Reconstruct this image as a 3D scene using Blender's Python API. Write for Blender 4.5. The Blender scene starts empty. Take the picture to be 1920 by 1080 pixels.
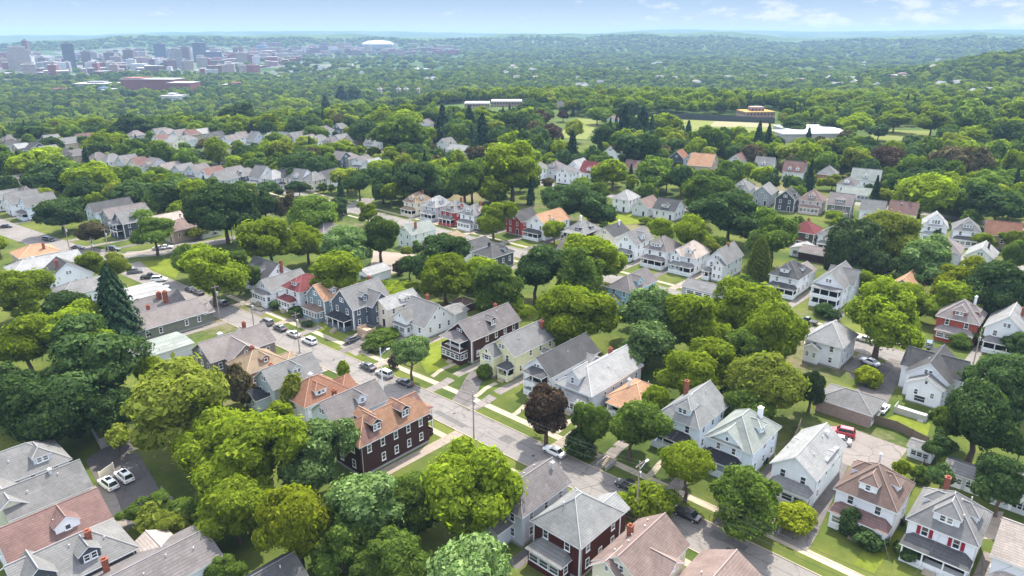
import bpy, math, random
import numpy as np
from mathutils import Vector
R=random.Random(7); NR=np.random.default_rng(7)
S=bpy.context.scene; COL=S.collection
rad=math.radians
# ------------------------------------------------------------------ camera
F=1321.; HZ=62.; HC=75.
PIT=math.atan((540-HZ)/F); SP,CP=math.sin(PIT),math.cos(PIT)
cam=bpy.data.objects.new('camera',bpy.data.cameras.new('camera')); COL.objects.link(cam)
cam.location=(0,0,HC); cam.rotation_euler=(math.pi/2-PIT,0,0)
cam.data.sensor_width=36; cam.data.lens=36*F/1920; cam.data.clip_end=60000; cam.data.clip_start=1
S.camera=cam
# neighbourhood grid: s along the streets (away to lower right), t across them (away from the camera)
UX,UY,NX,NY=.731,-.682,.682,.731
def W(s,t): return s*UX+t*NX, s*UY+t*NY
def ST(x,y): return x*UX+y*UY, x*NX+y*NY
def sm(v,a,b):
    k=np.clip((np.asarray(v,float)-a)/(b-a),0,1); return k*k*(3-2*k)
CS=[-420,-350,-300,-250,-200,-150,-100,-50,0,60]; CT=[60,67,74,80.5,84,87,90,91.3,91.5,91]
def curb(s): return np.interp(s,CS,CT)
PXA=[-400,0,140,260,400,640,760,1000,1100,1200,1280,1400,1500,1640,1700,1800,1920,2300]
PYA=[67,66,66,62,60,58,60,64,64,58,55.5,58,59.5,60,58,57,57,58]
PXB=[-400,0,140,250,640,800,1000,1110,1190,1270,1400,1600,1750,1920,2300]
PZB=[10,20,40,60,58,46,30,0,-14,-30,-38,-38,-38,-38,-38]
def hgt(x,y):
    x=np.asarray(x,float); y=np.asarray(y,float)
    s=x*UX+y*UY; t=x*NX+y*NY; d=np.hypot(x,y); a=np.arctan2(x,np.maximum(y,1e-3))
    px=960+1405*np.tan(np.clip(a,-1.1,1.1))
    c=curb(s)
    z=.8*sm(t,c+5,c+8.5)*(1-sm(t,146,162))*sm(s,-226,-206)*(1-sm(s,20,40))
    q=sm(px,520,980); f=sm(d,540+190*q,1080+420*q)
    z=z-38*f
    z=z+74*np.exp(-((px-1990)/340)**2-((d-1700)/480)**2)
    wob=7*np.sin(x*.0041+1)*np.sin(y*.0033+2)+4*np.sin(x*.011+y*.006)+2.5*np.sin(y*.019-x*.014)
    z=z+wob*sm(d,1300,2200)
    zb=np.interp(px,PXB,PZB)+38
    z=z+zb*np.exp(-((d-5600)/900)**2)
    za=75+(62-np.interp(px,PXA,PYA))/1321*9000+34
    q=sm(px,820,1120); z=z+za*((1-q)*np.where(d<9200,np.exp(-((d-9200)/1300)**2),1)+q*np.maximum((.70+.05*np.sin(px*.011)+.05*np.sin(px*.027+2))*np.exp(-((np.minimum(d,6000.)-6000)/1500)**2)*np.exp(-((np.maximum(d,6000.)-6000)/1100)**2),sm(d,7400,9300)))
    return z
def hz(x,y): return float(hgt(x,y))
def at(px,py,dz=0.):
    """the point dz above the ground that the photo shows at this pixel"""
    u=(px-960)/F; v=(py-540)/F; z=dz
    for _ in range(12):
        k=(HC-z)/max(SP+CP*v,1e-4); x,y=u*k,k*(CP-v*SP)
        if y>8000: break
        z=hz(x,y)+dz
    return x,y
def pixel(x,y,z):
    zc=y*CP+(HC-z)*SP; yc=-y*SP+(HC-z)*CP
    return 960+F*x/zc,540+F*yc/zc,zc
# ------------------------------------------------------------------ objects
def tag(o,label=None,cat=None,group=None,kind=None):
    if label: o['label']=label
    if cat: o['category']=cat
    if group: o['group']=group
    if kind: o['kind']=kind
    return o
def thing(name,label,cat,loc,rz=0,group=None):
    o=bpy.data.objects.new(name,None); COL.objects.link(o); o.empty_display_size=.1
    o.location=loc; o.rotation_euler=(0,0,rz); return tag(o,label,cat,group)
def put(name,me,parent=None,loc=(0,0,0),rot=(0,0,0),scl=None):
    o=bpy.data.objects.new(name,me); COL.objects.link(o)
    if parent: o.parent=parent
    o.location=loc; o.rotation_euler=rot
    if scl is not None: o.scale=scl
    return o
class MB:
    def __init__(s): s.v=[]; s.f=[]; s.m=[]
    def add(s,vs,fs,m=0):
        b=len(s.v); s.v+=[tuple(p) for p in vs]
        for f in fs: s.f.append([b+i for i in f]); s.m.append(m)
    def box(s,x0,x1,y0,y1,z0,z1,m=0):
        s.add([(x0,y0,z0),(x1,y0,z0),(x1,y1,z0),(x0,y1,z0),(x0,y0,z1),(x1,y0,z1),(x1,y1,z1),(x0,y1,z1)],
              [(0,3,2,1),(4,5,6,7),(0,1,5,4),(1,2,6,5),(2,3,7,6),(3,0,4,7)],m)
    def tube(s,p,q,r0,r1,n=7,m=0,cap=True):
        p=Vector(p);q=Vector(q);d=(q-p).normalized();a=d.orthogonal().normalized();b=d.cross(a)
        vs=[]
        for c,r in((p,r0),(q,r1)):
            for k in range(n):
                w=2*math.pi*k/n; vs.append(c+a*(r*math.cos(w))+b*(r*math.sin(w)))
        fs=[(k,(k+1)%n,n+(k+1)%n,n+k) for k in range(n)]
        if cap: fs+=[tuple(range(n-1,-1,-1)),tuple(range(n,2*n))]
        s.add(vs,fs,m)
    def mesh(s,name,mats,smooth=False):
        me=bpy.data.meshes.new(name); me.from_pydata(s.v,[],s.f)
        for m in mats: me.materials.append(m)
        me.polygons.foreach_set('material_index',s.m)
        if smooth: me.polygons.foreach_set('use_smooth',[True]*len(s.f))
        me.update(); return me
    def build(s,name,mats,parent=None,**k): return put(name,s.mesh(name,mats),parent,**k)
# ------------------------------------------------------------------ materials
def newmat(name):
    m=bpy.data.materials.new(name); m.use_nodes=True; nt=m.node_tree; nt.nodes.clear()
    out=nt.nodes.new('ShaderNodeOutputMaterial'); return m,nt,nt.nodes,out
def N(nt,t,**k):
    n=nt.nodes.new(t)
    for a,b in k.items():
        if a in n.inputs.keys(): n.inputs[a].default_value=b
        else: setattr(n,a,b)
    return n
def L(nt,a,b): nt.links.new(a,b)
def mixc(nt,fac,a,b,mode='MIX'):
    n=nt.nodes.new('ShaderNodeMix'); n.data_type='RGBA'; n.blend_type=mode
    for i,v in((0,fac),(6,a),(7,b)):
        if isinstance(v,(int,float)): n.inputs[i].default_value=v
        elif isinstance(v,tuple): n.inputs[i].default_value=(*v[:3],1)
        else: L(nt,v,n.inputs[i])
    return n.outputs[2]
def ramp(nt,val,a,b,lo=0.,hi=1.):
    n=nt.nodes.new('ShaderNodeMapRange'); n.interpolation_type='SMOOTHSTEP'
    n.inputs[1].default_value=a;n.inputs[2].default_value=b;n.inputs[3].default_value=lo;n.inputs[4].default_value=hi
    L(nt,val,n.inputs[0]); return n.outputs[0]
def noise(nt,vec,scale,detail=3,rough=.55,dim='3D'):
    n=N(nt,'ShaderNodeTexNoise'); n.inputs['Scale'].default_value=scale; n.inputs['Detail'].default_value=detail
    n.inputs['Roughness'].default_value=rough
    if vec: L(nt,vec,n.inputs['Vector'])
    return n.outputs['Fac']
def math_(nt,op,a,b=None):
    n=nt.nodes.new('ShaderNodeMath'); n.operation=op
    for i,v in enumerate((a,b)):
        if v is None: continue
        if isinstance(v,(int,float)): n.inputs[i].default_value=v
        else: L(nt,v,n.inputs[i])
    return n.outputs[0]
def bsdf(nt,out,col,rough=.8,spec=.3,bump=None):
    b=N(nt,'ShaderNodeBsdfPrincipled'); b.inputs['Roughness'].default_value=rough
    b.inputs['Specular IOR Level'].default_value=spec
    if isinstance(col,tuple): b.inputs['Base Color'].default_value=(*col,1)
    else: L(nt,col,b.inputs['Base Color'])
    if bump is not None: L(nt,bump,b.inputs['Normal'])
    L(nt,b.outputs[0],out.inputs[0]); return b
MC={}
def rough_mat(kind,name,c,var=.22,s1=.5,s2=6.,rough=.9,spec=.0,c2=None):
    """weathered painted or mineral surface: two scales of mottling and a small shift per object"""
    key=(kind,name)
    if key in MC: return MC[key]
    m,nt,ns,out=newmat(name+'_'+kind)
    tc=N(nt,'ShaderNodeTexCoord').outputs['Object']; oi=N(nt,'ShaderNodeObjectInfo').outputs['Random']
    vv=nt.nodes.new('ShaderNodeVectorMath'); vv.operation='ADD'; L(nt,tc,vv.inputs[0])
    cx=N(nt,'ShaderNodeCombineXYZ'); L(nt,math_(nt,'MULTIPLY',oi,90),cx.inputs[0]); L(nt,cx.outputs[0],vv.inputs[1]); v=vv.outputs[0]
    a=noise(nt,v,s1,4,.6); b=noise(nt,v,s2,3,.7)
    k=math_(nt,'ADD',math_(nt,'MULTIPLY',math_(nt,'SUBTRACT',a,.5),var*2.2),math_(nt,'MULTIPLY',math_(nt,'SUBTRACT',b,.5),var*1.6))
    k=math_(nt,'ADD',k,math_(nt,'MULTIPLY',math_(nt,'SUBTRACT',oi,.5),.16)); k=math_(nt,'ADD',k,1.)
    base=c if c2 is None else mixc(nt,ramp(nt,noise(nt,v,.22,2),.44,.56),c,c2)
    if isinstance(base,tuple):
        rgb=N(nt,'ShaderNodeRGB'); rgb.outputs[0].default_value=(*base,1); base=rgb.outputs[0]
    g=N(nt,'ShaderNodeCombineXYZ')
    for i in range(3): L(nt,k,g.inputs[i])
    col=mixc(nt,1.,base,g.outputs[0],'MULTIPLY')
    if kind=='shingle':
        mp=nt.nodes.new('ShaderNodeVectorMath'); mp.operation='MULTIPLY'; L(nt,v,mp.inputs[0]); mp.inputs[1].default_value=(1.6,1.6,.22)
        col=mixc(nt,ramp(nt,noise(nt,mp.outputs[0],1.1,4,.7),.50,.72,0,.42),col,tuple(x*.55+.01 for x in c))
        col=mixc(nt,ramp(nt,noise(nt,v,.5,3),.6,.72,0,.35),col,tuple(min(1,x*1.35+.02) for x in c))
        # courses: thin darker lines stepping up the slope, some tabs lighter
        br=N(nt,'ShaderNodeTexBrick'); br.inputs['Scale'].default_value=1.
        sx=N(nt,'ShaderNodeSeparateXYZ'); L(nt,tc,sx.inputs[0])
        cc=N(nt,'ShaderNodeCombineXYZ'); L(nt,math_(nt,'ADD',sx.outputs[0],sx.outputs[1]),cc.inputs[0]); L(nt,sx.outputs[2],cc.inputs[1]); L(nt,cc.outputs[0],br.inputs['Vector'])
        for nm,val in(('Brick Width',.9),('Row Height',.2),('Mortar Size',.03)): br.inputs[nm].default_value=val
        br.inputs['Color1'].default_value=(1.08,)*3+(1,);br.inputs['Color2'].default_value=(.9,)*3+(1,);br.inputs['Mortar'].default_value=(.72,)*3+(1,)
        col=mixc(nt,.8,col,br.outputs[0],'MULTIPLY')
    if kind=='siding':
        mp=nt.nodes.new('ShaderNodeVectorMath'); mp.operation='MULTIPLY'; L(nt,v,mp.inputs[0]); mp.inputs[1].default_value=(1.5,1.5,.25)
        col=mixc(nt,ramp(nt,noise(nt,mp.outputs[0],.8,4,.7),.52,.75,0,.28),col,tuple(x*.6 for x in c))
    if kind in('siding','brick'):
        sx=N(nt,'ShaderNodeSeparateXYZ'); L(nt,tc,sx.inputs[0])
        if kind=='siding':
            fr=math_(nt,'FRACT',math_(nt,'MULTIPLY',sx.outputs[2],1/.22))
            col=mixc(nt,ramp(nt,fr,.0,.14,.22,0.),col,(.03,.03,.03))
        else:
            br=N(nt,'ShaderNodeTexBrick'); cc=N(nt,'ShaderNodeCombineXYZ'); L(nt,math_(nt,'ADD',sx.outputs[0],sx.outputs[1]),cc.inputs[0]); L(nt,sx.outputs[2],cc.inputs[1]); L(nt,cc.outputs[0],br.inputs['Vector'])
            br.inputs['Scale'].default_value=1.
            for nm,val in(('Brick Width',.42),('Row Height',.16),('Mortar Size',.018)): br.inputs[nm].default_value=val
            br.inputs['Color1'].default_value=(1.15,)*3+(1,);br.inputs['Color2'].default_value=(.8,)*3+(1,);br.inputs['Mortar'].default_value=(1.2,1.2,1.2,1)
            col=mixc(nt,1.,col,br.outputs[0],'MULTIPLY')
    bsdf(nt,out,col,rough,spec); MC[key]=m; return m
ROOF=dict(gray=(.172,.167,.16),dgray=(.082,.08,.079),lgray=(.265,.26,.25),brown=(.16,.115,.095),rust=(.20,.105,.07),orange=(.33,.195,.12),
 maroon=(.165,.055,.055),pink=(.20,.148,.128),tan=(.25,.185,.125),red=(.27,.095,.065),black=(.035,.036,.04),redbrown=(.165,.105,.092),greygreen=(.22,.235,.21),
 beige=(.33,.28,.24),ggray=(.15,.135,.13),mottle=(.215,.215,.205),pale=(.24,.237,.228),pgray=(.19,.165,.155))
WALL=dict(white=(.78,.79,.80),cream=(.72,.66,.52),bluewhite=(.66,.73,.78),yellow=(.72,.70,.43),paleyg=(.62,.64,.49),dkbrown=(.06,.03,.026),dkred=(.085,.025,.02),
 slate=(.095,.115,.14),teal=(.2,.27,.29),olive=(.16,.17,.13),gray=(.36,.37,.38),lgray=(.55,.57,.6),brickred=(.30,.075,.055),brick=(.36,.165,.095),dkgray=(.07,.075,.085),
 blue=(.30,.48,.60),red=(.33,.06,.05),tan=(.42,.34,.25),pgreen=(.60,.68,.64),bbrick=(.30,.23,.2),grybrown=(.2,.17,.15),dolive=(.075,.08,.06),pinkw=(.6,.5,.47),sfoam=(.48,.56,.57))
def shingle(c):
    if c=='twotone': return rough_mat('shingle','orange_maroon',(.225,.13,.083),.3,.6,7.,c2=(.15,.09,.078))
    return rough_mat('shingle',c,ROOF[c],.36,.35,6.)
def siding(c):
    if c in('brickred','brick','bbrick'): return rough_mat('brick',c,WALL[c],.2,.4,5.)
    return rough_mat('siding',c,WALL[c],.08,.35,4.,.8,.1)
TRIM=rough_mat('paint','white_trim',(.8,.8,.79),.08); DTRIM=rough_mat('paint','dark_trim',(.06,.055,.05),.1)
CONC=rough_mat('concrete','sidewalk',(.34,.29,.215),.25,.4,3.); STONE=rough_mat('concrete','foundation',(.3,.29,.28),.25)
CHIM=rough_mat('brick','chimney_brick',(.25,.09,.06),.25); WOOD=rough_mat('wood','weathered_wood',(.2,.165,.13),.35,.6,5.); DECK=rough_mat('wood','deck_wood',(.42,.31,.22),.3)
GFENCE=rough_mat('wood','grey_fence_wood',(.3,.29,.28),.2); BFENCE=rough_mat('wood','brown_fence_wood',(.15,.115,.085),.3); SHUT=rough_mat('paint','red_shutter',(.3,.03,.04),.1)
DOWNP=rough_mat('paint','downpipe',(.62,.62,.62),.1); DARKIN=rough_mat('paint','painted_porch_shade',(.03,.03,.033),.1); METAL=rough_mat('paint','galvanised_metal',(.5,.5,.5),.1,rough=.45,spec=.5); PIPEW=rough_mat('paint','white_pipe',(.75,.75,.75),.05)
BARK=rough_mat('wood','bark',(.11,.08,.06),.35,2.,9.); POLE=rough_mat('wood','pole_wood',(.32,.27,.23),.25,.8,6.); DOORM=rough_mat('paint','dark_door',(.05,.04,.04),.1)
def glassy(name,c,rough=.08,spec=.6):
    m,nt,ns,out=newmat(name); oi=N(nt,'ShaderNodeObjectInfo').outputs['Random']
    bsdf(nt,out,mixc(nt,ramp(nt,oi,.55,1.),mixc(nt,oi,c,tuple(x*2.5 for x in c)),(.22,.215,.20) if rough>.06 else c),rough,spec); return m
GLASS=glassy('window_glass',(.022,.026,.032))
CGLASS=glassy('car_glass',(.012,.014,.017),.05)
def flat(name,c,rough=.6,spec=.3,metal=0):
    m,nt,ns,out=newmat(name); b=bsdf(nt,out,c,rough,spec); b.inputs['Metallic'].default_value=metal; return m
TYRE=flat('tyre_rubber',(.02,.02,.02),.9); RIM=flat('alloy_rim',(.45,.45,.46),.35,.5,.6); LAMPW=flat('headlamp_lens',(.75,.76,.78),.15,.6); LAMPR=flat('tail_lamp_lens',(.3,.015,.015),.25,.5)
BLACKP=flat('black_plastic',(.025,.025,.026),.6)
def paint(name,c):
    k=('paintcar',name)
    if k not in MC:
        m,nt,ns,out=newmat(name+'_car_paint'); b=bsdf(nt,out,c,.35,.5); b.inputs['Coat Weight'].default_value=.8; b.inputs['Coat Roughness'].default_value=.06; MC[k]=m
    return MC[k]
def leafmat(name,c1,c2,tr=.52):
    m,nt,ns,out=newmat(name+'_leaves')
    g=N(nt,'ShaderNodeNewGeometry'); oi=N(nt,'ShaderNodeObjectInfo')
    col=mixc(nt,ramp(nt,g.outputs['Random Per Island'],0,1),c1,c2)
    k=math_(nt,'ADD',math_(nt,'MULTIPLY',oi.outputs['Random'],.5),.75)
    gg=N(nt,'ShaderNodeCombineXYZ')
    for i in range(3): L(nt,k,gg.inputs[i])
    col=mixc(nt,1.,col,gg.outputs[0],'MULTIPLY')
    d=N(nt,'ShaderNodeBsdfDiffuse'); L(nt,col,d.inputs[0])
    t=N(nt,'ShaderNodeBsdfTranslucent'); L(nt,mixc(nt,1.,col,(1.15,1.25,.55),'MULTIPLY'),t.inputs[0])
    mx=N(nt,'ShaderNodeMixShader'); mx.inputs[0].default_value=tr; L(nt,d.outputs[0],mx.inputs[1]); L(nt,t.outputs[0],mx.inputs[2])
    L(nt,mx.outputs[0],out.inputs[0]); return m
LEAF=dict(y=leafmat('bright_green',(.125,.178,.015),(.25,.305,.03)),w=leafmat('yellow_green',(.175,.212,.014),(.32,.35,.03)),g=leafmat('mid_green',(.072,.12,.022),(.155,.215,.042)),
 d=leafmat('dark_green',(.036,.068,.022),(.085,.13,.04),.3),o=leafmat('olive',(.155,.19,.026),(.28,.31,.055)),s=leafmat('silvery_green',(.08,.14,.035),(.20,.28,.10),.3),
 m=leafmat('copper',(.045,.031,.022),(.105,.07,.045),.2),p=leafmat('pine',(.028,.05,.02),(.075,.10,.035),.2),b=leafmat('spruce',(.018,.042,.022),(.05,.085,.04),.15),c=leafmat('cedar',(.07,.10,.015),(.14,.17,.025),.3),
 u=leafmat('russet',(.07,.062,.03),(.13,.105,.05),.2))
# ------------------------------------------------------------------ houses
WC={}
def win_meshes(w,h,fm,two=False):
    k=(round(w,2),round(h,2),fm.name,two)
    if k in WC: return WC[k]
    f=MB(); b=.11; d=-.08
    f.box(-w/2,-w/2+b,d,.0,-h/2,h/2); f.box(w/2-b,w/2,d,0,-h/2,h/2)
    f.box(-w/2+b,w/2-b,d,0,h/2-b,h/2); f.box(-w/2+b,w/2-b,d,0,-h/2,-h/2+b)
    if h>1.0: f.box(-w/2+b,w/2-b,d+.015,0,-.035,.035)
    if two: f.box(-.07,.07,d+.005,0,-h/2+b,h/2-b)
    f.box(-w/2-.06,w/2+.06,d-.05,0,-h/2-.07,-h/2-.003)
    g=MB(); g.box(-w/2+b*.8,w/2-b*.8,-.045,-.002,-h/2+b*.8,h/2-b*.8)
    c=MB(); c.v=list(f.v); c.f=list(f.f); c.m=[0]*len(f.f); c.add(g.v,g.f,1)
    WC[k]=(f.mesh('window_frame',[fm]),g.mesh('window_pane',[GLASS]),c.mesh('window',[fm,GLASS])); return WC[k]
def window(par,x,y,z,ang,w=1.05,h=1.55,fm=None,sub=True,two=False):
    f,g,c=win_meshes(w,h,fm or TRIM,two)
    if sub:
        o=put('window',f,par,(x,y,z),(0,0,ang)); put('pane',g,o); return o
    return put('window',c,par,(x,y,z),(0,0,ang))
RC={}
def ridge_of(rm):
    k=rm.name.replace('_shingle',''); c=ROOF.get(k,(.25,.14,.09))
    return rough_mat('ridge',k,tuple(min(.6,x*1.45+.03) for x in c),.15)
def roof_mb(w,l,e,p,front,back,ov=.42,th=.2,cy=0.):
    hw=w/2+ov; ze=e-ov*p+.02; zr=e+p*w/2+.02
    y0=-l/2-ov+cy; y1=l/2+ov+cy
    r0=y0 if front=='g' else y0+hw; r1=y1 if back=='g' else y1-hw
    if front=='c': r0=y0+hw*.45
    if back=='c': r1=y1-hw*.45
    if r0>r1-.1: r0=r1=(r0+r1)/2; r0-=.05; r1+=.05
    def ring(dz):
        return [(-hw,y0,ze+dz),(hw,y0,ze+dz),(hw,y1,ze+dz),(-hw,y1,ze+dz),(0,r0,zr+dz),(0,r1,zr+dz)]
    m=MB(); top=ring(th); bot=ring(0)
    fr=lambda k:k in'h'
    ft=[(1,2,5,4),(3,0,4,5)]; loop=[]
    cl=.55 # clipped gable: the small hip starts this far up
    if front=='c' or back=='c':
        z1=ze+(zr-ze)*cl; x1=hw*(1-cl)
    if front=='h': ft.append((0,1,4)); loop+=[(0,1)]
    else: loop+=[(0,4),(4,1)]
    loop.append((1,2))
    if back=='h': ft.append((2,3,5)); loop+=[(2,3)]
    else: loop+=[(2,5),(5,3)]
    loop.append((3,0))
    m.add(top,ft,0); m.add(bot,[tuple(reversed(f)) for f in ft],1)
    b=len(m.v)-12
    for i,j in loop: m.f.append((b+6+i,b+6+j,b+j,b+i)); m.m.append(1)
    E_,F_=Vector(top[4]),Vector(top[5]); up=Vector((0,0,.02))
    caps=[(E_,F_)]
    if front=='h': caps+=[(Vector(top[0]),E_),(Vector(top[1]),E_)]
    if back=='h': caps+=[(Vector(top[2]),F_),(Vector(top[3]),F_)]
    for a_,b_ in caps:
        if (b_-a_).length>.3: m.tube(a_+up,b_+up,.10,.10,5,2)
    return m,zr+th
def wall_mb(w,l,e,p,front,back,z0=.4,cy=0.):
    m=MB(); x=w/2; a,b=-l/2+cy,l/2+cy; zr=e+p*w/2
    ra=a if front=='g' else a+x; rb_=b if back=='g' else b-x
    if ra>rb_: ra=rb_=(ra+rb_)/2
    v=[(-x,a,z0),(x,a,z0),(x,b,z0),(-x,b,z0),(-x,a,e),(x,a,e),(x,b,e),(-x,b,e),(0,ra,zr-.05),(0,rb_,zr-.05)]
    f=[(1,2,6,5),(3,0,4,7),(0,3,2,1)]
    f.append((0,1,5,8,4) if front=='g' else (0,1,5,4)); f.append((2,3,7,9,6) if back=='g' else (2,3,7,6))
    if front!='g': f.append((4,5,8))
    if back!='g': f.append((6,7,9))
    m.add(v,f); return m
def block(par,ox,oy,rot,w,l,e,p,front,back,wm,rm,tm,z0=.4,ov=.42,name='wall'):
    wo=wall_mb(w,l,e,p,front,back,z0).build(name,[wm],par,loc=(ox,oy,0),rot=(0,0,rot))
    m,zt=roof_mb(w,l,e,p,front,back,ov)
    ro=m.build('roof',[rm,tm,ridge_of(rm)],par,loc=(ox,oy,0),rot=(0,0,rot))
    return wo,ro,zt
SIDE={'F':0.,'R':math.pi/2,'B':math.pi,'L':-math.pi/2}
def dormer(par,sd,o,i,dw,dh,w,l,e,p,wm,rm,tm,fr='g',nw=1,pp=.7,fm=None):
    z0=e+p*i; ln=(dh+pp*dw/2)/p+.2
    pos={'F':(o,-l/2+i),'R':(w/2-i,o),'B':(o,l/2-i),'L':(-w/2+i,o)}[sd]
    m=wall_mb(dw,ln,z0+dh,pp,fr,'g',z0-.25,cy=ln/2)
    d=m.build('dormer',[wm],par,loc=(*pos,0),rot=(0,0,SIDE[sd]))
    r,_=roof_mb(dw,ln,z0+dh,pp,fr,'g',.22,.14,cy=ln/2); r.build('dormer_roof',[rm,tm,ridge_of(rm)],d)
    ww=min(.85,(dw-.5)/nw)
    for k in range(nw): window(d,(k-(nw-1)/2)*(ww+.08),-.004,z0+dh*.55,0,ww,dh*.72,fm,False)
    return d
def shed_roof(pw,pd,zp,rise,hip=.8,ov=.3,th=.16):
    m=MB(); a=pw/2+ov; b=max(.3,pw/2-hip)
    t=[(-a,-pd-ov,zp),(a,-pd-ov,zp),(a,-.02,zp),(-a,-.02,zp),(-b,-.02,zp+rise),(b,-.02,zp+rise)]
    t2=[(x,y,z+th) for x,y,z in t]
    f=[(0,1,5,4),(1,2,5),(3,0,4)]
    m.add(t2,f,0)
    m.add([t[0],t[1],t[2],t[3]],[(3,2,1,0)],1)
    n=len(m.v)
    m.add(t+t2,[(0,1,7,6),(1,2,8,7),(3,0,6,9)],1)
    return m
def porch(par,kind,sd,o,pw,pd,w,l,wm,rm,tm,z0=.5,zp=3.0,fm=None,nwin=4,rise=.9,hip=.8,sub=False):
    """kind o open, c enclosed, q enclosed below and open above, Q open on both floors"""
    pos={'F':(o,-l/2),'R':(w/2,o),'B':(o,l/2),'L':(-w/2,o)}[sd]
    m=MB(); x=pw/2
    lv=[(z0,zp,kind if kind in'oc' else('c' if kind=='q' else 'o'))]
    if kind in'qQ': lv.append((zp+.12,zp+2.75,'o'))
    m.box(-x,x,-pd,-.004,-1.0,z0)
    if kind in'qQ': m.box(-x-.05,x+.05,-pd-.05,-.004,zp,zp+.12,1)
    for za,zb,k in lv:
        if k=='c': m.box(-x+.02,x-.02,-pd+.02,-.004,za,zb)
        else:
            m.box(-x,x,-pd,-pd+.1,za+.12,za+.85); m.box(-x,-x+.1,-pd+.1,-.004,za+.12,za+.85); m.box(x-.1,x,-pd+.1,-.004,za+.12,za+.85)
            n=max(2,int(pw/2.2)+1)
            for q in range(n):
                c=-x+.12+(2*x-.24)*q/(n-1); m.box(c-.1,c+.1,-pd-.01,-pd+.18,za,zb,1)
            m.box(-x,x,-pd-.02,-pd+.14,zb-.22,zb,1)
            m.box(-x+.1,x-.1,-.06,-.006,za,zb-.25,2)  # near-black panel puts the porch's inner shade into colour over the house wall
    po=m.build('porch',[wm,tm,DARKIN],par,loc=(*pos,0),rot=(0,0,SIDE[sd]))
    top=lv[-1][1]
    shed_roof(pw,pd,top,rise,hip).build('porch_roof',[rm,tm],po)
    if lv[0][2]=='c':
        za,zb,_=lv[0]; ww=(pw-.5)/nwin-.14; zc=za+(zb-za)*.56; hh=min(1.35,(zb-za)*.6)
        for q in range(nwin): window(po,-pw/2+.25+(pw-.5)*(q+.5)/nwin,-pd+.016,zc,0,ww,hh,fm,False)
        nn=max(1,int(pd/1.3))
        for sx,an in((1,math.pi/2),(-1,-math.pi/2)):
            for q in range(nn): window(po,sx*(pw/2-.018),-pd*(q+.5)/nn,zc,an,min(1.0,pd/nn-.3),hh,fm,False)
    return po
def steps(par,x,y0,n,w=1.6,run=.32,rise=.19,z1=None,ang=0.):
    m=MB(); z1=z1 or .5
    for k in range(n): m.box(-w/2,w/2,-run*(k+1),-run*k-.001,z1-rise*(k+1)-.5,z1-rise*k-.02)
    for sx in(-1,1): m.box(sx*w/2-.09,sx*w/2+.09,-run*n,0,z1-rise*n-.5,z1-rise*n*.9+.1)
    return m.build('front_steps',[CONC],par,loc=(x,y0,0),rot=(0,0,ang))
def chimney(ro,x,y,z0,z1,m=None,s=.36):
    c=MB(); c.box(-s,s,-s,s,z0,z1); c.box(-s-.07,s+.07,-s-.07,s+.07,z1,z1+.14); c.box(-s*.5,s*.5,-s*.5,s*.5,z1+.14,z1+.4)
    return c.build('chimney',[m or CHIM],ro,loc=(x,y,0))
DRV=[]
HOUSES=[]   # (x,y,label,radius)
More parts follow.
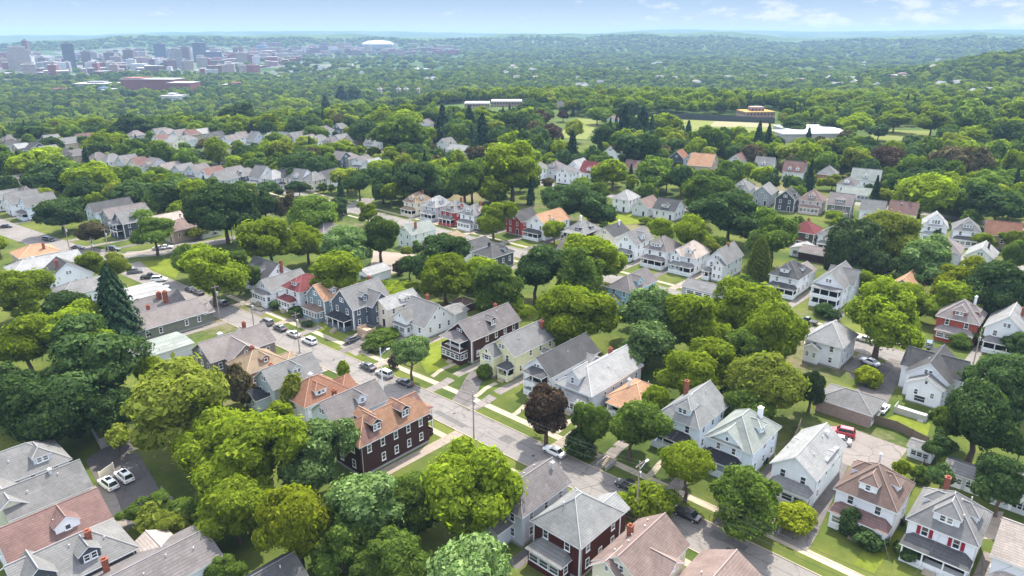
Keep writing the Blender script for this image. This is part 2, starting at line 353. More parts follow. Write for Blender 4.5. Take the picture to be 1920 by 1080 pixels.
def house(label,s,t,yaw,w,l,e,roof='gg',p=.75,wall='white',rc='gray',po=None,po2=None,do=(),ch=(),ell=(),cross=(),trim=None,rows=None,fw=(),
          shut=False,st=0,vents=0,name='house',cat='house',group=None,sub=True,pos=None,wins=True,attic=True,fnd=True,corner=False,door=True,pr=None,ov=.42,z=None):
    x,y=pos or W(s,t); th=rad(yaw)
    zb=hz(x,y) if z is None else z
    T=thing(name,label,cat,(x,y,zb),th,group)
    HOUSES.append((x,y,label,max(w,l)*.55))
    if pos is None: DRV.append((s,t,yaw,w,l))
    wm=siding(wall); rm=shingle(rc); tm=trim or TRIM
    prm=shingle(pr) if pr else rm
    side=roof[0]=='S'   # ridge across the front
    fr,bk=(roof[1],roof[2]) if side else (roof[0],roof[1])
    if side: wo,ro,zt=block(T,0,0,math.pi/2,l,w,e,p,fr,bk,wm,rm,tm,ov=ov)
    else: wo,ro,zt=block(T,0,0,0,w,l,e,p,fr,bk,wm,rm,tm,ov=ov)
    if fnd:
        f=MB(); f.box(-w/2-.04,w/2+.04,-l/2-.04,l/2+.04,-1.2,.45); f.build('foundation',[STONE],T)
    if corner:
        c=MB(); c.box(-.1,.1,-.1,.1,.46,e-.05); cm=c.mesh('corner_board',[tm])
        for sx in(-1,1):
            for sy in(-1,1): put('corner_board',cm,T,(sx*w/2,sy*l/2,0))
    c,sn=math.cos(th),math.sin(th); dc=math.hypot(x,y)
    def vis(nx,ny): return (-(nx*c-ny*sn)*x-(nx*sn+ny*c)*y)/dc>-.12
    nr=rows or max(1,int((e-.2)/2.7)); fh=(e-.45)/nr
    rr=random.Random(int(s*7+t*13))
    fm=tm if trim else TRIM
    if wins:
        for sd,ln,off,wd in(('F',w,l/2,(0,-1)),('B',w,l/2,(0,1)),('R',l,w/2,(1,0)),('L',l,w/2,(-1,0))):
            if not vis(*wd): continue
            n=2 if ln<9.5 and sd in'FB' else max(2,int(ln/3.1))
            if sd=='F' and ln>=9.5: n=3
            for r in range(nr):
                if sd=='F' and po and po[0]in'cqQo' and po[3]>w*.6 and (r==0 or po[0]in'qQ'): continue
                if sd=='B' and po and po[1]=='B' and r==0: continue
                for k in range(n):
                    if sd in'RL' and rr.random()<.16: continue
                    q=((k+.5)/n-.5)*ln*.94
                    if sd=='F' and r==0 and not po and k==n-1 and door:
                        dd=MB(); dd.box(-.5,.5,-.06,-.003,.45,2.6,1); dd.box(-.62,.62,-.05,-.002,.45,2.75,0)
                        dd.build('door',[tm,DOORM],T,loc=(q,-off,0)); continue
                    zc=.45+fh*r+fh*.56; hh=min(1.6,fh*.58); ww=1.0 if sd in'FB' else .92
                    X,Y={'F':(q,-off-.004),'B':(-q,off+.004),'R':(off+.004,q),'L':(-off-.004,-q)}[sd]
                    o=window(T,X,Y,zc,SIDE[sd],ww,hh,fm,sub)
                    if shut and sd=='F' and r==nr-1:
                        for sx in(-1,1):
                            b=MB(); b.box(-.24,.24,-.07,-.005,-hh/2,hh/2); b.build('shutter',[SHUT],T,loc=(X+sx*.82,Y,zc))
        if attic:
            gab=[('R',fr),('L',bk)] if side else [('F',fr),('B',bk)]
            hwid=(l if side else w)
            if p*hwid/2>2.0:
                for sd,k in gab:
                    wd={'F':(0,-1),'B':(0,1),'R':(1,0),'L':(-1,0)}[sd]
                    if k!='g' or not vis(*wd): continue
                    off=(w/2 if side else l/2)+.004
                    for q in(-.42,.42):
                        X,Y={'F':(q,-off),'B':(q,off),'R':(off,q),'L':(-off,q)}[sd]
                        window(T,X,Y,e+p*hwid*.17+.1,SIDE[sd],.78,1.15,fm,sub)
    for (X,Y,ww,hh,zc,sd) in fw: window(T,X,Y,zc,SIDE[sd],ww,hh,fm,sub)
    for q in(po,po2):
        if q: # kind, side, offset, width, depth, [zp, nwin]
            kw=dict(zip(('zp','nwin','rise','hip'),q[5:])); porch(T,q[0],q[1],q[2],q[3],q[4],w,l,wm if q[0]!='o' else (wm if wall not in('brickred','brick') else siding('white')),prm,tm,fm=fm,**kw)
    if st:
        pd=po[4] if po and po[1]=='F' else 0
        steps(T,po[2] if po else 0,-l/2-pd-.01,st)
    for d in do:
        kw=dict(zip(('fr','nw','pp'),d[5:])); 
        if side: sdw,sdl,sp=w,l,p
        dormer(T,d[0],d[1],d[2],d[3],d[4],w,l,e,p,wm,rm,tm,fm=fm,**kw)
    for q in ch: # x,y,top above ridge,[mat,size]
        chimney(ro,*((q[1],-q[0]) if side else (q[0],q[1])),e,zt+q[2],q[3] if len(q)>3 else None,q[4] if len(q)>4 else .36)
    for b in ell: # ox,oy,rot(deg),w,l,e,p,front,back,[roof colour]
        block(T,b[0],b[1],rad(b[2]),b[3],b[4],b[5],b[6],b[7],b[8],wm,shingle(b[9]) if len(b)>9 else rm,tm)
        if fnd:
            f=MB(); f.box(-b[3]/2-.03,b[3]/2+.03,-b[4]/2-.03,b[4]/2+.03,-1.2,.44); f.build('foundation',[STONE],T,loc=(b[0],b[1],0),rot=(0,0,rad(b[2])))
        a=rad(b[2]); fx,fy=math.sin(a),-math.cos(a)
        if b[7]=='g' and wins and vis(fx,fy):
            rows_=max(1,int(b[5]/2.7))
            for r in range(rows_):
                for q in(-.24,.24):
                    window(T,b[0]+fx*(b[4]/2+.004)+q*b[3]*math.cos(a),b[1]+fy*(b[4]/2+.004)+q*b[3]*math.sin(a),.45+(b[5]-.45)/rows_*(r+.56),a,.85,1.35,fm,sub)
            if b[6]*b[3]/2>1.4: window(T,b[0]+fx*(b[4]/2+.004),b[1]+fy*(b[4]/2+.004),b[5]+.75,a,.7,.95,fm,sub)
    if sub and math.hypot(x,y)<185 and not side:
        for sx,sy in((1,-1),(-1,1),(1,1)):
            m=MB(); m.tube((0,0,.1),(0,0,e-.15),.055,.055,6); m.tube((0,0,e-.15),(sx*.3,0,e-.02-.3*p),.05,.05,6); m.build('downpipe',[DOWNP],T,loc=(sx*(w/2+.07),sy*(l/2-.35),0))
    if not vents and math.hypot(x,y)<190 and sub: vents=rr.choice([1,2,2,3])
    for k in range(vents):
        m=MB(); m.tube((0,0,0),(0,0,.5),.1,.1,6); yy=-l/2+l*(k+.7)/(vents+.4); xx=w*(.12 if k%2 else .22)
        m.build('roof_vent',[METAL],ro,loc=(xx,yy,e+p*(w/2-xx)+.1))
    return T
def garage(label,s,t,yaw,w,l,e,roof='gg',p=.5,wall='white',rc='gray',doors=2,sd='F',name='garage',cat='garage',pos=None,group=None):
    x,y=pos or W(s,t); th=rad(yaw); T=thing(name,label,cat,(x,y,hz(x,y)),th,group)
    HOUSES.append((x,y,label,max(w,l)*.55))
    side=roof[0]=='S'; fr,bk=(roof[1],roof[2]) if side else (roof[0],roof[1])
    if side: block(T,0,0,math.pi/2,l,w,e,p,fr,bk,siding(wall),shingle(rc),TRIM,z0=-.3,ov=.3)
    else: block(T,0,0,0,w,l,e,p,fr,bk,siding(wall),shingle(rc),TRIM,z0=-.3,ov=.3)
    ln,off=(w,l/2) if sd in'FB' else (l,w/2)
    for k in range(doors):
        q=((k+.5)/doors-.5)*ln*.9; dw=ln*.9/doors*.82
        m=MB(); m.box(-dw/2,dw/2,-.05,-.003,0,e*.82,0)
        for r in range(2):
            for cc in range(3): m.box(-dw/2+dw*(cc+.12)/3,-dw/2+dw*(cc+.88)/3,-.07,-.051,e*(.36+.2*r),e*(.52+.2*r),1)
        X,Y={'F':(q,-off),'B':(-q,off),'R':(off,q),'L':(-off,-q)}[sd]
        m.build('garage_door',[TRIM if wall!='white' else siding('lgray'),GLASS],T,loc=(X,Y,0),rot=(0,0,SIDE[sd]))
    return T
# ------------------------------------------------------------------ the houses, street by street
A=-42.; K=138.; B=-36.; 
house('white house with slate roof and two small front dormers by the bright green trees',-198,100.5,-38,12,9,4.3,'Sgg',.8,'white','dgray',do=(('F',-2.6,.8,1.5,1.3),('F',1.6,.8,1.5,1.3)),ch=((6.3,.8,.6),),po=('o','F',.5,7,1.9,2.7))
house('small white house with grey front gable and a band of porch windows',-185.5,98.3,-39,7.6,13,3.9,'gg',.72,'white','gray',po=('c','F',0,7.4,1.7,2.9,5,.6),st=3)
house('white house with maroon roof and maroon porch roof',-174.3,99.5,-39,8,10,6.,'hh',.72,'white','maroon',po=('c','F',-.8,6,2.2,2.9,4),do=(('F',.2,1.0,2.2,1.2,'h',2),),st=3,pr='maroon')
house('house with orange tan roof and teal front gable',-163.4,101.5,-39,7.6,12,6.,'gg',.9,'teal','orange',po=('c','F',0,6.8,2.2,2.9,5),do=(('R',-2,.7,1.7,1.4),),ch=((1.,3,.7),),st=4,pr='brown',corner=True)
house('slate blue house with steep grey roof and black porch roof',-152.4,103,-40,9,12.5,6.2,'gg',.95,'slate','gray',po=('o','F',-.3,7.5,2.4,3.,4),do=(('R',-1.5,.7,2.,1.6),),ell=((3.2,1.5,90,6,7,6.2,.95,'g','g'),),st=4,pr='black',corner=True,ch=((-1,4,.6),))
house('narrow cream house with pale roof and wooden side stairs',-145.2,109.5,-40,5.8,11.5,5.7,'gg',.62,'cream','lgray',do=(('R',1.5,.3,3.6,1.0,'g',2,.25),),rows=2,attic=False)
house('white house with broad side gable and small dark windows',-134.6,111,-41,10,10.5,3.6,'Sgg',.84,'white','gray',ell=((-2.8,-3.2,0,5.2,7,4.4,.8,'g','g'),(3.2,7.2,0,5.5,4.5,4.4,.3,'g','g')),po=('c','F',-2.6,5,2.,2.7,2),ch=((-1,1.5,.7),),fw=((5.01,-1.6,.7,1.1,5.2,'R'),(5.01,1.6,.7,1.1,5.2,'R'),(5.01,.1,.6,.8,7.2,'R')),attic=False)
house('dark brown house with white trim and two storey front porch',-114.8,113,A,8,17,6.2,'gg',.82,'dkbrown','ggray',po=('q','F',-.6,6.6,2.6,3.1,4,1.3,2.4),do=(('R',0,.9,2.,1.6,'g',2),),ch=((-.6,4.6,.5),),st=6,corner=True)
house('pale yellow house with dark screened upper porch',-101.8,113,A,7.6,15,5.9,'gg',.86,'yellow','gray',ell=((-2.2,-8.6,0,4.2,3.2,5.4,.9,'g','g'),),po=('o','F',2.2,3.,2.2,3.),fw=((-2.2,-10.21,3.2,1.3,4.7,'F'),),ch=((1.5,5,.4),),st=4,pr='dgray')
house('white house with charcoal roof and small white roof hatch',-90.1,113,A,7.6,17.5,5.2,'gg',.84,'white','dgray',po=('Q','F',.6,5.,2.2,2.5,3),po2=None,do=(('L',-2,.4,1.8,1.2),),ell=((4,5,90,4,2.6,4.6,.5,'g','g','gray'),),st=5)
house('long pale grey roofed house with windowed porch behind the copper beech',-80,114,A,8.8,19,4.6,'hg',.72,'lgray','lgray',po=('c','F',.6,7.2,2.2,2.7,6),do=(('F',-.8,.5,3,2.0,'g',1,.9),),ch=((-1,5,.4),),st=4)
house('low bungalow with bright orange hipped roof',-70.3,114.2,A,8.4,10,3.1,'hh',.58,'white','orange',po=('o','F',0,6,2,2.7,3,.8),ch=((-1.6,-1.2,.5,PIPEW,.25),),st=3)
house('pale blue house with mottled grey roof beside the hip roofed white house',-56.2,111.6,A,8.2,11.5,6.1,'hg',.86,'bluewhite','mottle',po=('o','F',-.5,7.2,2.4,2.9,4),do=(('F',.2,.9,3.2,1.5,'h',2,.8),),ch=((-3.1,2.4,.1),),pr='black')
house('white house with grey green hipped roof and wide front gable',-45.6,110.8,A,8.4,11.5,6.,'hh',.84,'bluewhite','greygreen',ell=((-.4,-3.62,0,6.0,4.4,6.,.8,'g','g'),),po=('o','F',-.8,6.6,2.5,2.9,4),do=(('R',.4,.9,2.2,1.3,'h'),),ch=((1.6,2.8,.3,TRIM,.4),),pr='black')
house('white house with pale grey gable roof beside the long driveway',-34.,112,A,7.2,13.8,5.7,'gg',.74,'white','pale',po=('c','F',.2,6.4,2.2,2.9,3),do=(('R',1.5,.3,5.5,.35,'g',3,.12),('L',1.5,.3,5.5,.35,'g',3,.12)),ch=((1.,4.6,-.2,PIPEW,.25),),attic=False,pr='gray',st=2)
house('white house with brown hipped roof and long front stairs',-22.6,109.4,A,8.6,9.2,6.1,'hh',.86,'white','brown',po=('c','F',0,8.2,2.2,2.9,5),do=(('F',-.1,.8,2.6,1.5,'h',1,.8),('L',.8,.8,2.6,1.2,'h'),('R',.4,.8,2.6,1.2,'h')),ch=((-.5,2.6,.3,METAL,.13),),st=9,pr='redbrown')
house('white house with grey hipped roof and red shutters',-11.9,109.2,A,8.7,9.4,6.1,'hh',.86,'white','gray',po=('o','F',0,8.4,2.5,2.9,4),do=(('F',.1,.8,3.4,1.5,'h',2,.8),('L',.6,.8,2.6,1.2,'h'),('R',.4,.8,2.8,1.2,'h')),ch=((-1.6,3.,.3),),shut=True,pr='dgray',st=3)
house('white house with beige roof cut off at the picture edge beside the red shuttered house',-.6,109.5,A,9.5,10,5.6,'Sgg',.6,'white','beige',po=('o','F',0,8,2,2.7,3),ch=((-2,2,.5),))
# south side of the front street, backs towards the camera
house('pinkish brown cross gabled roof at the bottom edge beside the street',-31.5,73.5,K,9,12,4.6,'gg',.55,'cream','pink',ell=((-2.5,1,-90,5,6,4.6,.6,'g','g'),),trim=TRIM)
house('cream house with pinkish brown roof and white topped brick chimney',-42.4,72.6,K,8,11.6,5.1,'gg',.76,'cream','pink',ell=((1.4,5.0,180,4.6,3.4,5.1,.85,'g','g'),(-3.4,.5,-90,5,4,5.1,.7,'g','g')),ch=((2.4,-.6,-.3),),vents=5)
house('dark red house with weathered pale grey hipped roof',-53.2,71.6,K,8.6,10.2,6.2,'hh',.8,'dkred','mottle',ell=((-1.6,-5.8,0,4.6,3.4,5.4,.6,'g','g'),(3.9,-2.2,90,2.6,1.3,3.6,.5,'h','h')),po=('c','B',.4,6.2,2.4,2.9,3),pr='gray',corner=True)
house('pale grey house with dark grey roof at the curb',-63.4,71.8,K,7.4,11.5,6.,'gh',.72,'lgray','ggray',ell=((.8,7.2,180,4.6,3.4,3.4,.4,'g','h'),),ch=((-1.2,-4.6,.2,METAL,.2),))
house('large dark brown house with orange and maroon patched roof',-96.8,68.,K,7.8,16,6.6,'gh',.68,'dkbrown','twotone',po=('Q','F',.6,6,2.4,3.2,4),do=(('L',3.4,.9,2.,1.8,'g',2),('L',-3.2,.9,2.,1.8,'g',2),('R',2.6,.7,2.6,1.5)),rows=2,corner=False,attic=False)
house('blue grey house with dark brown grey roof and brick chimney',-108.6,68.8,K,7.4,12.6,5.4,'gg',.78,'bluewhite','ggray',do=(('L',-1.2,.9,2.,1.4),),ch=((1.6,2.2,.2),),po=('o','F',0,6,2,2.8,3))
house('house with rust coloured hipped roof and pale chimney pot',-120,68,K,8.4,10.2,4.5,'hh',.76,'white','rust',do=(('L',.6,.8,2.6,1.2,'h',2),),ch=((.4,.4,.5,TRIM,.3),),ell=((-.5,-6.2,0,5.6,3.4,3.8,.55,'g','h'),),po=('c','B',1.4,4,2.,2.7,3,.6),pr='redbrown')
house('pale teal house with grey gable roof and dark back porch roof',-129.3,67.4,K,7.4,11.4,5.4,'gg',.82,'sfoam','gray',do=(('L',-.6,.9,2.4,1.4,'g',2),),ell=((.8,7.2,180,5,3.2,3.2,.45,'g','h','black'),),ch=((.6,3.4,.1),))
house('brick house with tan hipped roof and front extension',-141.2,66.3,K,8.2,9.4,4.9,'hh',.66,'brick','tan',do=(('L',-.6,.9,1.9,1.2),),ch=((.6,.4,.6,CHIM,.4),),ell=((-1.5,-6,0,6.6,3.2,3.5,.45,'g','h'),),po=('c','B',-.6,4,2.4,2.4,3,.6),pr='brown')
house('wide house with brownish grey roof and several cross gables',-154.5,67.5,K,9.6,16,4.4,'gg',.64,'grybrown','pgray',ell=((-4.5,.8,-90,7.6,6,4.4,.7,'g','g'),(3.2,-5,90,5,5,4.2,.6,'g','g')),ch=((2.2,-4.2,.6),(.8,2.6,.3,METAL,.45)),vents=3)
garage('low building with flat grey green roof behind the wide brownish roof',-171,57.5,K,9.5,10,2.9,'gg',.12,'lgray','greygreen',0)
garage('tiny grey outbuilding with windows under the dark dome of leaves',-172.5,49.8,K,4.2,4,2.5,'gg',.4,'lgray','gray',1,'B')
house('long olive green bungalow with plum grey roof',-187,64.4,K,9.6,18,3.7,'gg',.55,'olive','pgray',ch=((2.4,3.,.5),),rows=1,ell=((-1.5,-9.8,0,6.,2.4,3.2,.5,'g','h'),))
house('dark grey roofed bungalow with two brick chimneys',-198,65,K,9,15,3.9,'gg',.52,'gray','ggray',ch=((-1.5,-2.,.9,CHIM,.5),(-3.2,-3.0,1.4,CHIM,.5)),rows=1)
garage('low shop with broad flat pale grey roof near parked cars',-211.5,67,K,15,14,3.3,'gg',.05,'lgray','lgray',0,name='shop_building',cat='shop')
house('house with pale grey roof behind the tall spruce',-228,57,K,9,14,3.9,'gh',.5,'white','gray',rows=1)
house('dark roofed house with bright white gable end',-244,57,K,9,13,4.2,'Sgg',.72,'white','dgray',do=(('B',1.5,.9,1.9,1.4),),ch=((-2,2,.5),),rows=1)
house('long low house with light grey roof beyond the white gable',-263,56.5,K,9,20,3.9,'gh',.5,'white','lgray',rows=1,ell=((3.8,2,90,6,6,3.6,.5,'g','g'),))
house('low house with orange tan hipped roof by the side street',-281,58.5,K,10.5,12,3.6,'hh',.48,'tan','orange',ch=((-3,-2,.3),))
# nearest row at the lower edge of the picture
house('house with light grey hipped roof under the big dark dome tree',-131.5,18.5,A,9,11,6,'gh',.68,'lgray','gray',do=(('R',2,.8,2.6,1.4,'h',2),))
house('pale green house with long grey roof beside the parking yard',-121.8,18.6,A,8,11.2,4.8,'gg',.72,'paleyg','gray',ell=((-1.5,-5,-90,6,8.4,5,.75,'g','g'),),fw=((-1.5,-6.27,.8,1.1,6.,'F'),),ch=((.3,1.5,.4,METAL,.22),))
house('house with broad red brown roof between the two grey roofs',-110.6,16.8,A,9.2,13,5.2,'gg',.62,'white','redbrown',do=(('R',1.2,.7,3.2,1.3),),vents=1)
house('dark grey house with light grey hip roof and brick chimney',-100.4,16.4,A,8.8,14,5.4,'gh',.7,'dkgray','gray',do=(('R',1.6,.8,2.6,1.5,'g',2),('R',-4.5,.4,3.6,1.6,'g',2,.9)),ch=((1.2,2.4,.5),))
house('white house with long low brownish grey roof and skylight',-91.,22,A,9.2,18.5,4.4,'gg',.42,'white','ggray',ch=((-3,-3,.8),),vents=5,ell=((-4.4,4,-90,5,5,4.2,.5,'g','g','beige'),))
house('small white gable roofed house half hidden by yellow green leaves',-77,33.5,A,6.5,8,4.2,'gg',.7,'white','dgray')
# back to back with the front street: these face the middle street
house('white house with pale hipped roof and a dark back door',-50.3,167.6,K,8.4,10.2,5.9,'hh',.84,'white','lgray',ell=((2.2,5.6,180,3.4,1.6,4.2,.5,'g','h','gray'),),fw=((-2,5.11,.9,1.4,1.9,'B'),),vents=0,ch=((0,-1.5,-.3,METAL,.18),(.3,.8,-.2,METAL,.18)))
house('white house with charcoal cross gabled roof and a back deck',-27.4,165.5,K,8,12,5.7,'gg',.84,'white','dgray',ell=((0,-1,90,7,11.5,5.7,.84,'g','g'),(-.4,7.,180,6.4,2.6,4.8,.6,'g','g','gray')),fw=((.2,8.32,2.2,1.5,1.5,'B'),))
garage('brick garage with grey hipped roof behind the red car',-37,142.3,K,10.6,8,2.9,'Shh',.5,'bbrick','gray',2,'L')
house('light blue house with dark brown grey roof among the trees',-107.3,167,K,7.4,14,5.9,'gh',.82,'blue','ggray',do=(('L',1,.5,2.6,1.6),),ell=((1.4,8.2,180,4.4,2.6,3.,.5,'h','g'),))
house('dark house with charcoal hipped roof behind the round green trees',-161,163.5,K,8.6,10.5,5,'hh',.55,'dkgray','dgray',do=(('L',-2,.8,2,1.1),),ch=((1,1.2,.6,DTRIM,.35),),corner=True)
house('white house with plain dark roof beside the dark hip roofed house',-172.5,165,K,7,12,4.6,'gg',.6,'white','dgray',attic=False)
house('cream house with tan flat pitched roof beside the pale green house',-184,161,K,8,14,5.4,'gg',.45,'cream','tan',ch=((0,2,.5),),attic=False)
house('pale mint gable house with brick chimney',-199.8,162,K,7.6,12,6,'gg',.7,'pgreen','greygreen',ch=((-2,2.2,.6),))
# far side of the middle street, fronts towards the camera
house('cream house with tan roof first in the row by the bend',-238,194.5,-40,7.6,10,6,'hh',.85,'cream','tan',po=('o','F',0,7,2.3,2.9,4),do=(('F',0,.8,2.4,1.4,'h',2),('R',0,.8,2.4,1.3)),ch=((1,2,.6),))
house('grey house with pale hipped roof second in the row by the bend',-226,195.5,-40,7.6,10,6,'hh',.85,'lgray','lgray',po=('o','F',0,7,2.3,2.9,4),do=(('F',0,.8,2.4,1.4,'h',2),('R',0,.8,2.4,1.3)))
house('red house with grey hipped roof in the row by the bend',-213.8,195,-40,7.6,10,6,'hh',.85,'red','gray',po=('o','F',0,7,2.3,2.9,4),do=(('F',0,.8,2.4,1.4,'h',2),('R',0,.8,2.4,1.3)),ch=((1,2,.9),))
house('white house with grey hipped roof between the red and the dark house',-203.4,196,-40,7.6,10,6,'hh',.85,'white','gray',po=('c','F',0,7,2.3,2.9,4),do=(('F',0,.8,2.6,1.4,'g',2),('R',0,.8,2.4,1.3)),ch=((1,2,.6),))
house('dark green grey house with bright red roof',-195.6,199,-40,7.6,11,5.7,'gg',.85,'dkgray','red',po=('c','F',0,7,2.2,2.8,5),corner=True,pr='brown')
house('red walled house with dark roof half behind a bright tree',-183.6,203,-40,7.6,11,5.9,'gg',.75,'red','dgray')
house('white house with wide orange gable roof',-172.8,206,-40,9.4,15.5,6.2,'gg',.72,'white','orange',po=('o','F',-1,7.5,2.3,2.9,4),do=(('R',-2,.8,2.,1.2,'h'),),pr='dgray')
house('dark brown house with grey hipped roof and white porch roof edge',-156,206,-40,9,11,5.6,'hh',.7,'dkbrown','gray',po=('q','F',0,8.4,2.4,2.9,5,.3,.3),do=(('F',1,1,2.2,1.2,'h'),('R',1,.8,2.2,1.2,'h')),ch=((-1.5,1,1.2,PIPEW,.3),))
house('low cream house with plain charcoal gable roof behind treetops',-146.5,212,-40,8,11,5,'gg',.7,'cream','dgray',ch=((1,3,.9,PIPEW,.25),))
house('white gabled house with grey roof just behind the yellow green tree',-133,206.5,-40,8,12,6,'gg',.85,'white','gray',do=(('R',0,.6,2.4,1.6),),po=('o','F',0,6,2,2.8,3))
house('white house with dark hipped roof and wide front dormer',-121,205.8,-40,8.4,10.5,6,'hh',.8,'white','ggray',po=('o','F',0,8,2.4,2.9,4),do=(('F',-.4,.9,4,1.2,'h',3,.4),))
house('cream white house with beige hipped roof and two dormers',-110.4,206.5,-40,8.4,11,6,'hh',.85,'white','beige',po=('o','F',0,8,2.4,2.9,4),do=(('F',1.2,.8,2.2,1.4),),ell=((-2.6,-3.4,0,3.6,5.2,6,.8,'g','g'),),pr='gray')
house('white house with steep grey gable and double front gables',-99.3,208.5,-40,6.8,12.5,6.2,'gg',1.05,'white','gray',ell=((1.2,-6.8,0,3.4,2.4,5.6,.9,'g','g'),),po=('o','F',-2.4,2.4,2.4,2.9,2),ch=((0,1.5,.3),))
house('white house with charcoal hipped roof and pale rear wing',-77.4,208.6,-41,8.4,11,6,'hh',.8,'white','dgray',po=('o','F',.2,8,2.4,2.9,4),do=(('F',-.4,.9,2.6,1.3,'h',1,.7),('R',1,.9,2,1.2,'h')),ell=((1,8,0,6,5.6,5,.6,'g','g','pgray'),),st=3)
house('white house with stacked double front porches and cross gable roof',-64.3,209.6,-41,8.6,14,6.4,'gg',.9,'white','gray',ell=((1.5,2,90,7.4,7.6,6.4,.9,'g','g'),),po=('Q','F',0,7.6,2.4,3.1,4,.25,.2),st=5)
house('house with orange gable roof showing above the bright maple',-48.5,222,-41,8,11,5,'gg',.85,'tan','orange')
house('red brick house with dark plum hipped roof',-30.6,205,-41,9.2,9.8,6,'hh',.82,'brickred','pgray',po=('c','F',0,8,2.4,2.8,4),do=(('F',0,.8,2.8,1.4,'h',2),('R',.4,.8,2.6,1.2,'h')),ch=((2,3,.4,TRIM,.3),))
house('white house with pale gable roof next to the red brick house',-20.2,206,-41,8.6,12,6,'gg',.85,'white','pale',po=('o','F',0,7.6,2.3,2.9,4),ch=((2,1.5,.3),),pr='gray',st=3)
# behind the middle street
house('dark olive house with red hipped roof',-94,262.5,-39,8.8,9.5,5.8,'hh',.7,'dolive','maroon',po=('o','F',0,3,1.4,2.7,2,.4),ch=((0,1.5,.5),),wins=True,corner=True)
house('small white house with grey hipped roof beside the dark spruce',-84.4,264,-39,8,9.5,5.7,'hh',.75,'white','gray',po=('o','F',0,7,2.2,2.8,3))
house('white hip roofed house by the open back lawn',-174.5,262,-39,8,10,6,'hh',.75,'white','lgray')
house('pale grey gable house by the open back lawn',-163.5,261.5,-39,7.6,11,4.4,'gg',.8,'lgray','pink')
house('white bungalow with charcoal roof and wide dormer',-153,263,-39,10,9.5,4.3,'Sgg',.8,'white','dgray',do=(('F',0,1,3.4,1.2,'h',2,.4),))
house('house with plum grey hipped roof behind the yellow tree',-49.5,272.5,-39,9,10,5.6,'hh',.7,'lgray','pgray')
house('white gable house with pale roof above the dark round tree',-39,272.5,-39,8,11,5.6,'gg',.75,'white','pale',ch=((1.5,0,.4,DTRIM,.3),))
house('white gable house with triple attic windows and grey green porch roof',-60.8,304,-28,8.2,10,6.1,'hg',.85,'white','lgray',po=('c','F',0,7.6,2.3,2.9,4),do=(('F',0,.4,4.6,2.2,'g',3,.85),),pr='greygreen')
house('white house with grey hipped roof beside the triple window gable',-50.4,305,-28,8.4,10,6.1,'hh',.85,'white','gray',po=('c','F',0,7.6,2.3,2.9,4),do=(('F',0,.8,3,1.4,'h',3),),pr='dgray')
house('house with plain red brown gable roof at the edge of dark trees',-39.5,309,-30,10.5,10,5.4,'Sgg',.8,'tan','rust')
house('white gable house cut by the picture edge beyond the red brown roof',-27,309,-30,8,10,5.6,'gg',.8,'white','lgray')
house('house with plum brown side gable roof above the yellow pine',-76,318.5,-33,10,10,5.6,'Sgg',.8,'lgray','redbrown')
house('white house with blue grey side gable roof in the back row',-87.4,318,-33,8.8,9.5,5,'Sgg',.75,'white','gray',po=('o','F',0,6,2,2.7,3))
house('olive house with pinkish grey roof and triple dormer',-100.3,317,-33,9.4,10,5.8,'Sgg',.8,'olive','pgray',do=(('F',0,1,3.4,1.3,'h',3,.4),),corner=True,po=('c','F',0,8,2.2,2.8,4))
house('white house with pinkish roof and small central dormer',-112.4,317,-33,9.6,10,5.8,'Shh',.8,'pinkw','pink',do=(('F',0,1,2.6,1.3,'g',2),),po=('c','F',0,8.4,2.2,2.8,5))
house('dark house with white upper windows and steep gable',-122,312.5,-33,8,10,5.8,'gg',.9,'dkgray','dgray',do=(('R',0,.6,2.2,1.5),),corner=True)
house('grey house with broad front gable beside the steep dark gable',-134.6,317,-33,8,12,5.8,'gg',.8,'gray','gray')
house('grey house with hipped roof behind the dark round maple',-146.6,319,-33,8.6,11,5.8,'hh',.8,'lgray','gray',do=(('F',0,.8,2.4,1.4,'h',2),))
house('house with big orange side gable roof in the back field row',-194,367,-30,13,15,5.2,'Sgg',.75,'tan','orange',ch=((3,1,.6),))
house('dark blue timbered house with brick red roof',-214,375,-30,9,11,5.6,'gg',.9,'slate','rust',corner=True)
house('white house with blue grey steep roof in the back row by the lane',-165.5,385,-30,9.6,10,5.4,'Sgg',.9,'white','gray',do=(('F',0,.8,2,1.3),))
house('white house with red brown steep roof and brick chimney',-147,381,-30,10.5,10,5.4,'Sgg',.95,'white','redbrown',do=(('F',-2,.6,1.8,1.3),('F',2,.6,1.8,1.3)),ch=((5,0,.6),))
house('brick house with grey hipped roof beside the steep red brown roof',-131,386,-30,9,10,5.4,'hh',.8,'brick','gray')
house('white house with large dark grey green side gable roof',-111.5,384,-30,13,11,5.6,'Sgg',.8,'white','greygreen',do=(('F',0,.8,2,1.2),))
garage('long garage with grey green gable roof in front of the large grey green roof',-106.5,357,-30,13,8,3.,'Sgg',.6,'white','greygreen',2)
house('white house with pale steep gable beside the red roof',-238,309,-35,9,11,5.6,'gg',.9,'white','lgray',do=(('R',0,.6,2,1.3),))
house('house with vivid red roof and white dormer',-226,306,-35,10.5,11,5.2,'Sgg',.9,'white','maroon',do=(('F',0,.8,2.6,1.3),))
house('grey house with dark hipped roof beside the bright tall tree',-246,299,-35,10,11,5.6,'hh',.7,'lgray','ggray',do=(('F',0,.8,2.6,1.3,'h'),))
house('white house with brick red roof beyond the round dark tree',0,0,-35,8,9,5.6,'gg',.9,'white','rust',pos=at(1150,300))
house('brown house with tan roof beyond the red roof',0,0,-35,9,9,5.,'Sgg',.8,'tan','redbrown',pos=at(1188,330))
house('white and grey house cluster roof among dark pines',0,0,-35,9,10,5.,'gg',.8,'white','gray',pos=at(838,283))
house('grey hipped house among the dark pines',0,0,-35,9,10,5.,'hh',.7,'white','gray',pos=at(828,265))
